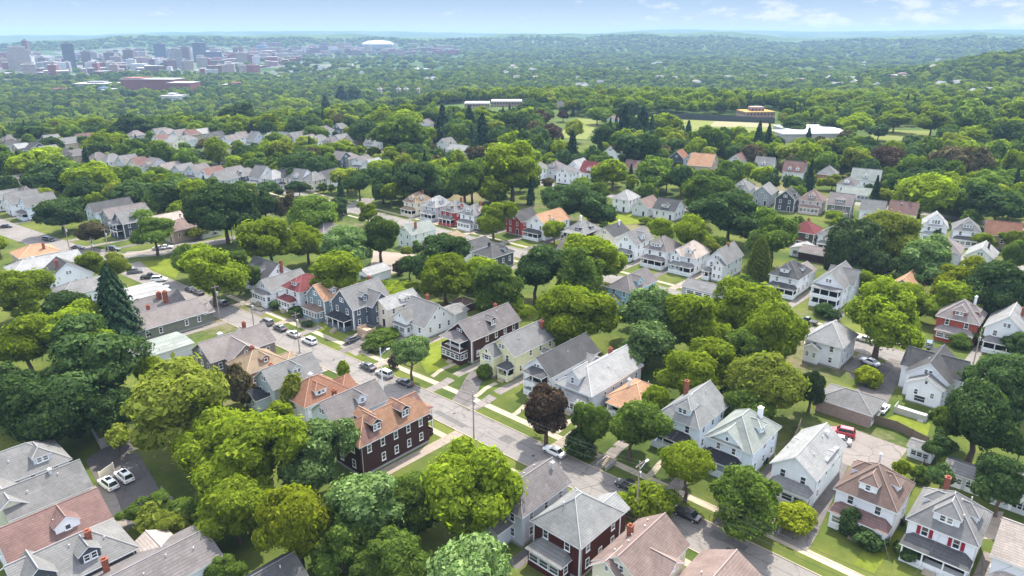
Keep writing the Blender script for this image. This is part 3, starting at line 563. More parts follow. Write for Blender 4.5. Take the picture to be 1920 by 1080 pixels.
house('low white house with broad pale roof before the dark pines',0,0,-35,14,9,3.6,'Sgg',.6,'white','pale',pos=at(862,290),attic=False)
# the street that branches away up the hill on the far side
house('white house with grey roof at the far corner by the picture edge',-366,76,-40,9,12,5.8,'gg',.85,'white','gray')
house('pale blue white gable house beside the tall dark hedge tree',-354,79,-40,9,12,5.8,'gg',.85,'bluewhite','gray',po=('o','F',0,7,2.2,2.8,3))
house('blue white house with long slate roof behind the copper tree',-322,97,-38,8,16,5.8,'gg',.75,'bluewhite','dgray')
house('grey brown gable roofed house in the middle of the corner row',-308,98,-38,8,16,5.6,'gg',.75,'gray','pgray')
house('dark shingled house with white dormers on the corner',-294,96,-38,8.6,12,6,'gg',.85,'dkgray','gray',do=(('R',-1,.7,2.4,1.5),),po=('Q','F',0,6,2.2,2.9,3),corner=True)
house('house with light pinkish grey gable roof behind the corner house',-284,104,-38,8.6,13,5,'gg',.7,'white','beige')
house('house with dusty pink hipped roof behind the round lawn tree',-273,106,-38,9,12,5,'hh',.6,'tan','pink')
garage('long garage with flat grey roof beside the gold bush',-278,113,-38,14,9,3,'Sgg',.15,'tan','greygreen',3,'F')
garage('low garage with pale grey roof behind the lawn trees',0,0,-38,11,8,2.8,'Sgg',.3,'white','lgray',2,'F',pos=at(385,440))
garage('white garage with sloping pale roof beside the clipped hedge',0,0,-40,7,9,2.8,'gg',.35,'white','lgray',1,'F',pos=at(700,522))
garage('long grey garage below the steep white gable',0,0,-40,11,8,2.7,'Sgg',.35,'gray','gray',1,'F',pos=at(1320,553))
garage('brown roofed garage behind the white hip roofed house',0,0,-40,10,8,2.8,'Sgg',.4,'dkbrown','pgray',0,pos=at(1530,486))
garage('pale shed roof behind the mint house',0,0,-40,7,7,2.8,'gg',.35,'white','lgray',1,pos=at(1505,478))
house('brownish grey hipped house deep among the trees left of the lane',0,0,-35,9,10,5,'hh',.65,'gray','pgray',pos=at(612,452))
garage('small brown roofed shed in the shade behind the white gabled house',0,0,A,5,5,2.4,'hh',.5,'dkbrown','brown',0,name='shed',cat='shed',pos=at(868,580))
garage('white double garage with dark window grids by the dark trees',-13.2,130.5,A,6.4,5,2.6,'Sgg',.3,'lgray','gray',2)
garage('white gabled garage beside the dirt track',-6.2,130.,A,5.6,6,2.7,'gg',.55,'white','gray',2)
garage('small white garden shed at the end of the brown fence',-21.3,134.5,A,4,3.2,2.2,'Sgg',.3,'white','gray',1,name='shed',cat='shed')
# ------------------------------------------------------------------ trees
def crown_mesh(kind,seed,lod):
    multi=kind.endswith('_boughs'); kname=kind; kind=kind.replace('_boughs','')
    g=np.random.default_rng(seed); P=[];Nn=[];Sz=[]
    if kind in('spruce','cedar'):
        n=9000 if lod==0 else 900
        h=g.random(n)**.72; ang=g.random(n)*2*np.pi
        tiers=17 if kind=='spruce' else 30
        prof=(1-h)**(.68 if kind=='spruce' else .55)*(1 if kind=='spruce' else np.clip(.75+h*.6,0,1.05))
        tier=(h*tiers)%1
        nb=9; lobes=.80+.2*np.cos(nb*ang+np.floor(h*tiers)*2.4)+.12*np.sin(3*ang+1.3*seed)
        r=prof*(.35+.65*g.random(n)**.45)*lobes*(1.06-.42*tier if kind=='spruce' else 1)
        P=np.stack([r*np.cos(ang),r*np.sin(ang),2*h-1-.10*r*(kind=='spruce')],1)
        Nn=np.stack([np.cos(ang)*.55,np.sin(ang)*.55,np.full(n,.8)],1)+g.normal(0,.4,(n,3))
        Sz=np.full(n,.06 if lod==0 else .16)*(.6+.8*g.random(n))*(1-.45*h)
    else:
        nl={'round':40,'open':32,'wide':46,'tall':38}[kind]
        if lod: nl=int(nl*.62)
        if multi: nl=int(nl*1.5)
        tot=24000 if lod==0 else 3600
        i=np.arange(nl)+.5; zz=1-2*i/nl*(.86); ph=i*2.39996+g.random()*6
        ro=np.sqrt(np.clip(1-zz*zz,0,1))
        C=np.stack([ro*np.cos(ph),ro*np.sin(ph),zz],1)
        # big boughs push parts of the outline out or in
        bx=g.normal(0,1,(7,3)); bx/=np.linalg.norm(bx,axis=1)[:,None]; bx[:,2]*=.6
        push=(np.exp(-((C[:,None,:]-bx[None])**2).sum(2)*3.2)*g.uniform(-.40,.26,7)[None]).sum(1)
        rad_=(.70+g.uniform(-.14,.12,nl)+push)
        if kind=='open': rad_-=g.random(nl)*.25
        C*=np.clip(rad_,.35,.86)[:,None]
        C=C[g.random(nl)>(.10 if kind!='open' else .2)]; nl=len(C)
        low=C[:,2]<-.2
        C[low,:2]*=.9
        if multi:
            # several leaders, each with its own dome
            ns=int(g.integers(3,6)); oa=g.random()*6+np.arange(ns)*2*np.pi/ns+g.uniform(-.4,.4,ns)
            O=np.stack([np.cos(oa)*g.uniform(.25,.52,ns),np.sin(oa)*g.uniform(.25,.52,ns),g.uniform(-.42,.36,ns)],1); O[0]=(g.uniform(-.1,.1),g.uniform(-.1,.1),.34)
            C=O[g.integers(0,ns,nl)]+C*g.uniform(.55,.72,nl)[:,None]*np.array([1,1,.95])
        lr=g.uniform(.13,.40,nl)*(.82 if multi else 1)*(1.08 if kind!='open' else .95)
        if lod: lr*=1.25
        w=lr**2; cnt=np.maximum(8,(tot*w/w.sum()).astype(int))
        pl=[];nl_=[];sl=[]
        for c,r,k in zip(C,lr,cnt):
            d=g.normal(0,1,(k,3)); d/=np.linalg.norm(d,axis=1)[:,None]
            o=c/ max(1e-6,np.linalg.norm(c)); o=o+np.array([0,0,.55]); o/=np.linalg.norm(o)
            d=d+o*.75; d/=np.linalg.norm(d,axis=1)[:,None]
            rr=r*(.72+.4*g.random(k)**.7+.35*(g.random(k)>.95)); sq=np.array([1,1,.82])
            pl.append(c+d*rr[:,None]*sq); nl_.append(d*.95+g.normal(0,.36,(k,3))); sl.append(g.uniform(.75,1.3)*np.full(k,.027 if lod==0 else .062)*np.clip(g.lognormal(-.05,.5,k),.3,2.4))
        k=tot//9; d=g.normal(0,1,(k,3)); d/=np.linalg.norm(d,axis=1)[:,None]
        pl.append(d*(.25+.35*g.random(k))[:,None]); nl_.append(g.normal(0,1,(k,3))); sl.append(np.full(k,.07 if lod==0 else .12))
        P=np.concatenate(pl);Nn=np.concatenate(nl_);Sz=np.concatenate(sl)
        if kind=='wide':
            P[:,2]=np.where(P[:,2]<0,P[:,2]*.75,P[:,2])
        if kind=='tall': P[:,:2]*=(1-.25*np.clip(P[:,2:3],-1,1)*.6)
    Nn/=np.linalg.norm(Nn,axis=1)[:,None]+1e-9
    n=len(P); rv=g.normal(0,1,(n,3)); T=np.cross(Nn,rv); T/=np.linalg.norm(T,axis=1)[:,None]+1e-9; B=np.cross(Nn,T)
    a=Sz[:,None]; el=(1.0+.7*g.random(n))[:,None]
    bend=Nn*a*.35
    V=np.empty((n,4,3)); V[:,0]=P-T*a*el; V[:,1]=P-B*a*.72+bend; V[:,2]=P+T*a*el; V[:,3]=P+B*a*.72+bend
    me=bpy.data.meshes.new(kind+'_crown')
    me.vertices.add(n*4); me.vertices.foreach_set('co',V.ravel())
    me.loops.add(n*4); me.loops.foreach_set('vertex_index',np.arange(n*4,dtype=np.int32))
    me.polygons.add(n); me.polygons.foreach_set('loop_start',np.arange(n,dtype=np.int32)*4); me.polygons.foreach_set('loop_total',np.full(n,4,dtype=np.int32))
    me.update(); me.validate(); return me
VARS=[('round',11),('round',12),('round',13),('wide',14),('wide',15),('open',16),('open',17),('tall',18),('tall',19),('round_boughs',20),('wide_boughs',21),('round_boughs',22),('tall_boughs',23),('wide_boughs',24)]
CB={}
def crown(kind,seed,lod,col):
    k=(kind,seed,lod)
    if k not in CB: CB[k]=crown_mesh(kind,seed,lod)
    kk=k+(col,)
    if kk not in CB:
        me=CB[k].copy(); me.name=kind+'_crown'; me.materials.append(LEAF[col]); CB[kk]=me
    return CB[kk]
def trunk_mesh(seed,limbs):
    g=random.Random(seed); m=MB(); n=4; pts=[(0,0,-.06)]
    for k in range(1,n+1): pts.append((g.uniform(-.02,.02),g.uniform(-.02,.02),k/n))
    for k in range(n): m.tube(pts[k],pts[k+1],.036*(1-k/n*.55)*(1.3 if k==0 else 1),.036*(1-(k+1)/n*.55),8,cap=False)
    for k in range(limbs):
        a=k*2.4+g.random(); z=.42+.5*k/limbs; q=(math.cos(a)*.32,math.sin(a)*.32,z+.28); mid=(q[0]*.45,q[1]*.45,z+.1)
        m.tube((0,0,z),mid,.017,.012,6,cap=False); m.tube(mid,q,.012,.004,6,cap=False)
        q2=(q[0]*.8+.1*math.sin(a),q[1]*.8-.1*math.cos(a),q[2]+.05); m.tube(mid,q2,.009,.003,5,cap=False)
    return m.mesh('trunk',[BARK],True)
TR=[trunk_mesh(i,7) for i in range(3)]; TRC=trunk_mesh(9,0)
TREES=[] # x,y,r
KN=dict(y='bright green',w='yellow green',g='mid green',d='dark green',o='olive green',s='silvery green',m='dark copper leaved',b='blue green',c='slim green',u='russet brown',p='blackish green')
TB=[]    # (x,y,radius,height,zc,colour,lod)
def add_tree(x,y,rw,hc,ht,col,lod,rnd=None):
    TB.append((x,y,rw,hc,ht,col,lod)); TREES.append((x,y,rw))
def from_pixels(cx,cy,w,h,col,stm=None):
    z=8.; yc=cy; top=cy-h/2
    for _ in range(10):
        x,y=at(cx,yc,z); zc=y*CP+(HC-z-hz(x,y))*SP; k=zc/F
        rw=w*k/2; sn=min(.9,(HC-z)/math.hypot(x,y,HC-z)); cs=math.sqrt(1-sn*sn)
        # the outline of an upright ellipsoid seen from above
        b2=(h*k/2)**2-(rw*sn)**2*.8; hc=math.sqrt(max(b2,1e-4))/max(cs,.4)
        if col in'b': hc=max(h*k/2/max(cs,.5)*.92,rw*1.4)
        elif col in'c': hc=max(hc,rw*1.6)
        else: hc=min(max(hc,(.88 if math.hypot(x,y)<260 else .74)*rw),13,1.7*rw)
        hc=min(hc,15); stem=stm if stm is not None else (.08*2*hc+.5) if col not in'bc' else .4
        if stm is not None: hc=min(hc,.85*rw)
        z=hc+stem; yc=top+math.sqrt((hc*cs)**2+(rw*sn)**2)/k
    return x,y,rw,hc,hc*2+stem
TREE_TXT='''165,695,205,170,d;95,775,175,165,d;30,730,110,120,d;185,760,120,90,d;340,755,205,185,o;285,690,90,60,y;400,830,130,125,y;460,845,185,140,y;440,950,150,130,y;585,850,145,125,s;560,1010,170,180,w;690,950,170,150,s;640,1010,110,110,g;885,885,185,180,y;790,935,115,100,g;885,1055,180,125,s;745,1045,130,100,g;300,950,60,50,g;330,1010,70,55,o;390,1000,70,60,y;250,960,50,40,g;420,1050,70,60,g;700,1075,90,80,g
40,550,100,85,y;110,580,95,70,d;45,645,130,110,y;140,625,120,90,y;210,558,118,158,b;215,500,50,55,o;170,488,55,25,y;288,435,86,66,g,2.5;395,515,110,105,y;445,495,70,80,g;355,490,60,60,g;505,450,112,85,y;575,452,70,75,y;635,498,125,75,y;650,452,85,60,s;712,445,72,85,g;690,400,40,40,y;420,395,112,105,d;110,385,112,90,d;250,365,70,55,d;330,352,115,85,d;172,343,85,62,y;110,335,90,62,d;45,320,85,62,y;12,345,50,70,d;168,437,62,42,u;335,398,50,40,y;590,400,100,60,g;495,383,55,60,d;540,385,40,55,u
770,662,66,66,s,4;1025,768,98,112,m;1110,790,62,90,g;1185,800,112,110,g;1270,855,60,60,y;1290,875,88,85,y,4;1405,925,145,120,g;1075,595,145,115,y;820,480,100,85,d;835,525,95,95,y;900,520,90,70,y;940,555,115,110,g;1005,510,110,100,d;1090,510,112,105,g;1125,475,110,75,y;965,578,62,45,y;1225,585,130,115,s;1210,650,110,95,s;1300,605,120,125,y;1385,585,130,120,y;1455,625,105,120,y;1340,665,110,70,y;1290,690,105,60,y;1230,720,60,70,y;1440,715,130,100,o;1400,760,90,60,g;1345,765,45,45,y;1385,650,90,80,g;1522,735,46,85,p;1655,582,160,118,y,4.5;1705,560,60,60,y
1830,800,185,175,d;1895,720,120,120,d;1890,880,110,110,d;1780,790,75,80,g;1765,830,60,60,d;1925,640,60,50,d;1605,455,105,125,p;1580,490,60,70,p;1668,450,115,110,o;1635,500,85,75,p;1735,495,112,85,s;1805,520,105,80,w;1785,555,100,60,y;1870,545,130,105,d;1700,525,70,60,d;1640,530,60,45,y;1450,445,100,95,g;1424,487,52,88,c;1370,398,120,75,d;1318,395,62,50,d;1295,435,95,65,y;1240,430,50,42,y;1330,470,60,45,o;1500,410,0,0,d;1490,425,42,40,g;1565,395,40,25,y
960,325,102,118,y;870,345,88,85,g;790,342,86,80,d;715,335,75,80,d;650,325,70,60,o;1055,372,95,62,d;1110,388,85,60,d;1095,345,60,45,g;1150,325,60,52,y;1183,335,30,45,y;1225,330,62,58,g;1320,350,95,55,g;1365,320,58,50,y;1405,315,34,45,y;1040,425,50,40,y;925,410,62,62,y;905,255,48,80,b;885,345,60,60,g;985,270,55,60,d;1012,258,28,32,y;1035,240,46,50,m;1015,220,38,26,m;1056,212,28,26,m;1075,235,52,55,o;1073,282,35,68,b;1115,285,46,60,d;1130,250,50,60,d;1172,232,50,60,b;1205,232,45,60,b;1222,242,22,50,b;1240,258,42,40,o;1197,280,86,72,d;1207,295,36,50,b;745,255,88,70,g;705,303,55,42,y;820,297,36,42,d;773,292,52,30,u;690,245,50,50,d;640,270,60,50,y
1290,252,26,50,b;1330,268,52,58,g;1360,265,32,60,g;1395,265,46,56,y;1422,265,28,72,b;1440,265,26,62,b;1460,268,32,50,g;1483,278,56,55,o;1515,265,22,50,b;1540,265,36,55,u;1580,280,56,46,g;1655,300,62,60,m;1640,272,46,40,d;1563,335,52,40,o;1705,262,60,52,d;1790,255,90,52,o;1830,310,60,70,u;1780,302,62,60,u;1890,255,72,62,d;1730,355,112,52,y;1850,352,70,52,g;1900,310,42,60,y;1870,388,92,70,d;1810,378,60,50,g;1775,362,52,42,d;1700,345,50,40,d;1900,440,50,60,y;1850,440,60,40,y;1760,430,20,30,d;1905,480,40,60,g;1690,440,30,40,d
75,277,76,40,y;162,295,26,40,b;225,305,20,32,b;100,257,62,32,d;150,260,42,32,d;200,245,90,42,y;265,268,56,40,d;280,237,28,36,d;320,275,60,26,y;355,285,60,42,d;405,265,46,70,y;440,300,42,36,y;473,303,36,32,y;565,305,82,46,d;455,275,60,36,d;500,290,42,40,d;530,270,55,36,g;600,275,60,36,y;575,262,50,40,o;620,290,42,40,g;490,235,56,36,y;515,243,60,26,g;560,225,50,40,d;590,235,60,26,g;610,200,34,46,b;640,185,40,46,b;665,185,34,46,d;410,237,42,30,g;380,232,36,36,g;335,230,30,24,d;345,210,60,40,d;110,227,46,26,y;60,235,70,32,d;30,245,42,30,d;385,345,50,45,g;300,320,40,40,g;540,200,60,36,y;440,215,60,36,d;245,215,56,24,d;500,345,50,35,d;560,345,50,35,d;450,345,40,30,g
800,305,40,40,d;850,235,60,60,d;830,220,50,50,b;880,225,40,50,b;940,220,60,50,g;930,250,50,45,o;970,235,50,50,d;1000,195,60,40,d;1120,205,60,40,g;1245,215,70,40,y;1180,195,60,35,d;760,225,60,40,y;720,225,50,40,y;690,215,45,40,d;1490,228,56,42,d;1610,222,72,56,y;1560,225,50,40,g;1680,215,70,55,y;1750,215,80,50,y;1830,220,80,50,g;1900,215,60,50,y;1650,240,50,40,d;1530,215,40,30,g'''
HAZE,SKYS,SUNS,EXPO=.00010,.15,3.6,1.35
# ------------------------------------------------------------------ ground, streets
def ground_material():
    m,nt,ns,out=newmat('ground_cover')
    tc=N(nt,'ShaderNodeTexCoord').outputs['Object']; sx=N(nt,'ShaderNodeSeparateXYZ'); L(nt,tc,sx.inputs[0]); X,Y=sx.outputs[0],sx.outputs[1]
    d=math_(nt,'SQRT',math_(nt,'ADD',math_(nt,'MULTIPLY',X,X),math_(nt,'MULTIPLY',Y,Y)))
    n1=noise(nt,tc,.055,4,.6); n2=noise(nt,tc,.45,4,.65); n3=noise(nt,tc,3.,2,.7); n4=noise(nt,tc,.02,3)
    g=mixc(nt,ramp(nt,n1,.35,.68),(.042,.065,.016),(.135,.142,.03)); g=mixc(nt,ramp(nt,n2,.35,.75,0,.75),g,(.07,.098,.018)); g=mixc(nt,ramp(nt,n3,.3,.8,0,.4),g,(.05,.08,.02))
    g=mixc(nt,ramp(nt,math_(nt,'ADD',n4,math_(nt,'MULTIPLY',math_(nt,'SUBTRACT',n2,.5),.35)),.54,.68,0,.8),g,(.16,.13,.08))
    far=mixc(nt,ramp(nt,noise(nt,tc,.03,5,.7),.35,.65),(.018,.045,.014),(.055,.10,.025))
    far=mixc(nt,ramp(nt,noise(nt,tc,.0022,4,.6),.42,.62,0,.6),far,(.085,.12,.035))
    far=mixc(nt,ramp(nt,noise(nt,tc,.0045,5,.75),.64,.70,0,.55),far,(.33,.31,.28))
    col=mixc(nt,ramp(nt,d,420,900),g,far)
    a=math_(nt,'DIVIDE',X,math_(nt,'MAXIMUM',Y,1.))
    cm=math_(nt,'MULTIPLY',ramp(nt,a,-.17,-.30),math_(nt,'MULTIPLY',ramp(nt,d,1500,2300),ramp(nt,d,5000,4300)))
    city=mixc(nt,ramp(nt,noise(nt,tc,.02,3,.8),.4,.6),(.11,.095,.095),(.22,.20,.20))
    col=mixc(nt,math_(nt,'MULTIPLY',cm,ramp(nt,noise(nt,tc,.006,4,.7),.42,.58)),col,city)
    bp=N(nt,'ShaderNodeBump',Strength=.5,Distance=.15); L(nt,noise(nt,tc,2.2,3),bp.inputs['Height'])
    bsdf(nt,out,col,.95,.05,bp.outputs[0]); return m
rr_=[25.]
while rr_[-1]<10900:
    r=rr_[-1]; rr_.append(r+(1.35 if r<250 else r*.0125 if r<1000 else r*.017))
rr_=np.array(rr_); na=341; aa=np.radians(np.linspace(-58,58,na))
Xg=np.outer(rr_,np.sin(aa)); Yg=np.outer(rr_,np.cos(aa)); Zg=hgt(Xg,Yg)
vs=np.stack([Xg,Yg,Zg],2).reshape(-1,3); nr_=len(rr_)
i0=(np.arange(nr_-1)[:,None]*na+np.arange(na-1)[None]).ravel(); qf=np.stack([i0,i0+1,i0+1+na,i0+na],1)[:,::-1]
me=bpy.data.meshes.new('ground'); me.vertices.add(len(vs)); me.vertices.foreach_set('co',vs.ravel()); nq=len(qf)
me.loops.add(nq*4); me.loops.foreach_set('vertex_index',qf.ravel().astype(np.int32)); me.polygons.add(nq)
me.polygons.foreach_set('loop_start',np.arange(nq,dtype=np.int32)*4); me.polygons.foreach_set('loop_total',np.full(nq,4,np.int32)); me.polygons.foreach_set('use_smooth',np.ones(nq,bool)); me.update()
if me.polygons[0].normal.z<0: me.flip_normals()
me.materials.append(ground_material()); tag(put('ground',me),kind='structure')
def asphalt(name,c,crack=.4):
    m,nt,ns,out=newmat(name); tc=N(nt,'ShaderNodeTexCoord').outputs['Object']
    n1=noise(nt,tc,.12,4,.6); n2=noise(nt,tc,1.6,4,.7); n3=noise(nt,tc,.35,3,.6)
    k=math_(nt,'ADD',math_(nt,'ADD',math_(nt,'MULTIPLY',n1,.5),math_(nt,'MULTIPLY',n2,.45)),.5)
    gg=N(nt,'ShaderNodeCombineXYZ'); [L(nt,k,gg.inputs[i]) for i in range(3)]
    col=mixc(nt,1.,c,gg.outputs[0],'MULTIPLY'); col=mixc(nt,ramp(nt,n3,.58,.64,0,.4),col,tuple(x*.62 for x in c))
    wv=N(nt,'ShaderNodeTexVoronoi'); wv.feature='DISTANCE_TO_EDGE'; wv.inputs['Scale'].default_value=.16
    ad=nt.nodes.new('ShaderNodeVectorMath'); ad.operation='MULTIPLY_ADD'; L(nt,tc,ad.inputs[0]); ad.inputs[1].default_value=(1,1,1)
    nc=N(nt,'ShaderNodeTexNoise'); nc.inputs['Scale'].default_value=.5; L(nt,tc,nc.inputs['Vector']); L(nt,nc.outputs['Color'],ad.inputs[2]); L(nt,ad.outputs[0],wv.inputs['Vector'])
    col=mixc(nt,ramp(nt,wv.outputs['Distance'],.006,.018,crack,0),col,tuple(x*.35 for x in c))
    bsdf(nt,out,col,.9,.15); return m
ASPH=asphalt('street_asphalt',(.19,.172,.156)); DRIVE=asphalt('driveway_asphalt',(.13,.115,.108),.4); LOT=asphalt('parking_asphalt',(.10,.09,.088),.3); GRAV=asphalt('gravel_drive',(.26,.215,.17),.0); TARP=asphalt('old_driveway',(.2,.175,.155),.5)
def smoothpts(P,step):
    out=[]
    for a,b in zip(P,P[1:]):
        n=max(1,int(math.dist(a,b)/step)); out+=[(a[0]+(b[0]-a[0])*k/n,a[1]+(b[1]-a[1])*k/n) for k in range(n)]
    return out+[P[-1]]
def ribbon(name,P,o1,o2,dz,mat,h=0.,step=3.):
    """a strip between two offsets (right hand positive) of a line on the ground; h makes it a raised kerb"""
    P=smoothpts(P,step); m=MB(); vs=[]
    for i,p in enumerate(P):
        a=P[max(0,i-1)]; b=P[min(len(P)-1,i+1)]; dx,dy=b[0]-a[0],b[1]-a[1]; q=math.hypot(dx,dy); rx,ry=dy/q,-dx/q
        for o in(o1,o2):
            x,y=p[0]+rx*o,p[1]+ry*o; vs.append((x,y,hz(x,y)+dz+h))
        if h:
            for o in(o2,o1):
                x,y=p[0]+rx*o,p[1]+ry*o; vs.append((x,y,hz(x,y)-.05))
    k=4 if h else 2; fs=[]
    for i in range(len(P)-1):
        for j in range(k if h else 1):
            a,b=i*k+j,i*k+(j+1)%k; fs.append((a,b,b+k,a+k) )
    m.add(vs,fs); o=m.build(name,[mat]); tag(o,kind='structure')
    if not h and o.data.polygons[0].normal.z<0: o.data.flip_normals()
    return o
def patch(name,Q,dz,mat,n=10,px=True):
    C=[at(*q) if px else W(*q) for q in Q]; m=MB(); vs=[]
    for i in range(n+1):
        for j in range(n+1):
            u,v=i/n,j/n
            x=(1-u)*(1-v)*C[0][0]+u*(1-v)*C[1][0]+u*v*C[2][0]+(1-u)*v*C[3][0]; y=(1-u)*(1-v)*C[0][1]+u*(1-v)*C[1][1]+u*v*C[2][1]+(1-u)*v*C[3][1]
            vs.append((x,y,hz(x,y)+dz))
    m.add(vs,[(i*(n+1)+j,(i+1)*(n+1)+j,(i+1)*(n+1)+j+1,i*(n+1)+j+1) for i in range(n) for j in range(n)])
    o=m.build(name,[mat]); tag(o,kind='structure')
    if o.data.polygons[0].normal.z<0: o.data.flip_normals()
    return o
L1=[W(s,float(curb(s))) for s in (-420,-350,-300,-250,-200,-150,-100,-50,0,60)]
# line runs towards the lower right, so the right-hand side is the camera side
ribbon('street',L1,0,7.6,.03,ASPH)
SEAM=flat('tar_seam',(.085,.08,.078),.8)
ribbon('tar_seam',L1[3:],2.55,2.67,.036,SEAM); ribbon('tar_seam',L1[5:],5.1,5.2,.036,SEAM)
ribbon('curb',L1[3:],-.18,.0,.0,CONC,.13); ribbon('curb',L1[4:],7.6,7.78,.0,CONC,.13)
ribbon('sidewalk',L1[4:],-4.6,-3.0,.035,CONC); ribbon('sidewalk',L1[5:],10.0,11.5,.035,CONC)
L3=[W(-420,183),W(-268,182.5),W(-200,184.3),W(-100,184.6),W(-20,184.2),W(60,183.5)]
ribbon('street',L3,0,8.2,.03,ASPH); ribbon('tar_seam',L3,4.,4.12,.036,SEAM); ribbon('curb',L3,-.18,0,0,CONC,.13); ribbon('curb',L3,8.2,8.38,0,CONC,.13)
ribbon('sidewalk',L3,-4.4,-2.9,.035,CONC); ribbon('sidewalk',L3,11,12.4,.035,CONC)
L4=[W(-330,285),W(-100,287),W(60,287)]; ribbon('street',L4,0,8,.03,ASPH)
L5=[W(-330,335),W(-180,350),W(60,350)]; ribbon('street',L5,0,7,.03,ASPH)
LC=[at(232,478),at(300,474),at(345,462),at(420,452),at(560,420),at(660,392),at(690,372)]; ribbon('street',LC,-4,4,.036,ASPH)
LL=[at(0,428),at(70,452),at(140,468),at(235,486)]; ribbon('street',LL,-4.5,4.5,.04,ASPH)
patch('parking_yard',[(160,862),(238,812),(318,950),(230,1000)],.03,LOT); patch('parking_yard',[(168,915),(205,900),(240,985),(215,1000)],.045,TARP)
patch('driveway',[(1478,968),(1532,1002),(1592,868),(1556,852)],.04,DRIVE); patch('driveway',[(1478,968),(1532,1002),(1512,1035),(1440,1000)],.045,TARP); patch('parking_yard',[(1556,856),(1575,796),(1702,842),(1655,905)],.05,TARP)
patch('driveway',[(846,752),(880,772),(908,705),(884,694)],.04,DRIVE); patch('driveway',[(636,650),(668,668),(712,625),(690,612)],.04,TARP)
patch('driveway',[(1598,735),(1655,775),(1700,680),(1668,672)],.04,DRIVE); patch('driveway',[(1592,705),(1640,735),(1672,690),(1622,672)],.045,LOT)
patch('parking_yard',[(690,520),(768,508),(782,478),(700,470)],.03,GRAV); patch('driveway',[(1330,520),(1352,530),(1372,512),(1362,505)],.04,LOT)
patch('dirt_track',[(1838,1010),(1866,1012),(1882,960),(1866,958)],.03,GRAV); patch('parking_yard',[(225,500),(270,528),(300,520),(262,490)],.05,ASPH)
patch('driveway',[(560,600),(575,606),(612,575),(600,570)],.03,TARP); patch('driveway',[(690,650),(712,664),(770,640),(757,630)],.03,TARP); patch('driveway',[(462,583),(490,592),(530,570),(515,562)],.03,DRIVE)
for i,(s0,t0,yw,w0,l0) in enumerate(DRV):
    if s0>-8 or -36<s0<-20 and t0<120 or i%5==4: continue
    d0=1 if yw<0 else -1; sd=s0+(w0/2+1.75)
    if t0<60 or t0>275: continue
    tf=(float(curb(sd))+.2 if t0<130 else 184.4) if d0>0 else (float(curb(sd))-7.8 if t0<100 else 175.9)
    if abs(tf-t0)>32: continue
    P=[W(sd,tf),W(sd,t0+d0*(l0/2+(4 if i%2 else -1)))]
    ribbon('driveway',P,-1.2,1.2,.042,[TARP,DRIVE,GRAV,TARP][i%4],step=2.)
for q in [(-113.6,103.5,94.6),(-99.5,101.5,94.6),(-88,102.5,94.6),(-163.5,98,92.5),(-152.5,99,92.8),(-174.5,97,92),(-55.5,105,95.5),(-77,103.5,95.5),(-11.9,100.5,96)]:
    s0,ta,tb=q; P=[W(s0,ta),W(s0,tb)]; ribbon('path',P,-.6,.6,.05,CONC,step=1.)
FIELD=rough_mat('grass','sports_field',(.15,.165,.055),.2,.05,.6); LAWN=rough_mat('grass','mown_lawn',(.125,.15,.022),.4,.16,1.0); SANDY=rough_mat('grass','infield',(.24,.215,.13),.15,.05,.5)
patch('sports_field',[(1195,221),(1452,232),(1452,252),(1250,247)],.2,FIELD); patch('sports_field',[(1340,228),(1440,231),(1445,240),(1330,238)],.35,SANDY)
patch('sports_field',[(695,182),(785,181),(785,196),(700,197)],.2,FIELD); patch('sports_field',[(1625,243),(1745,246),(1745,262),(1640,266)],.2,FIELD); patch('sports_field',[(1085,222),(1125,226),(1100,262),(1040,258)],.2,FIELD)
patch('lawn',[(252,492),(330,484),(338,500),(330,522)],.03,LAWN); patch('lawn',[(760,640),(850,600),(860,690),(800,700)],.025,LAWN); patch('lawn',[(1650,790),(1700,770),(1745,795),(1735,830)],.03,LAWN); patch('lawn',[(1125,405),(1200,398),(1230,415),(1140,425)],.03,LAWN)
patch('lawn',[(480,585),(640,645),(660,632),(520,570)],.02,LAWN)
OLDP=asphalt('patched_asphalt',(.125,.117,.11),.2); MANH=flat('manhole_iron',(.05,.048,.045),.7)
for s0,ta,ln,wd in((-146,5.3,7,1.5),(-128,1.2,4,1.8),(-101,4.6,9,1.4),(-84,2.2,3,2.2),(-58,5.2,5,1.6),(-40,1.,6,1.5)):
    c0=float(curb(s0)); patch('road_patch',[(s0,c0-ta),(s0+ln,c0-ta),(s0+ln,c0-ta-wd),(s0,c0-ta-wd)],.034,OLDP,4,False)
for s0,ta in((-138,3.6),(-97.5,3.3),(-75,4.4),(-36,3.7)):
    x,y=W(s0,float(curb(s0))-ta); m=MB(); m.tube((0,0,-.05),(0,0,.042),.36,.36,14); tag(m.build('manhole_cover',[MANH],loc=(x,y,hz(x,y))),kind='structure')
patch('lawn',[(1672,850),(1716,872),(1650,960),(1625,930)],.03,LAWN); patch('lawn',[(1700,1000),(1640,1075),(1600,1060),(1655,990)],.03,LAWN); patch('lawn',[(1845,870),(1790,905),(1740,880),(1770,855)],.03,LAWN)
FIELDS=[at(*p) for p in((1230,228),(1290,232),(1350,240),(1420,243),(720,189),(760,189),(1680,252),(1720,254),(1090,240),(1070,250),(1520,252),(1560,255),(1480,256),(1415,222),(290,500),(310,505),(860,200),(960,200),(900,197),(1160,410),(1190,412))]
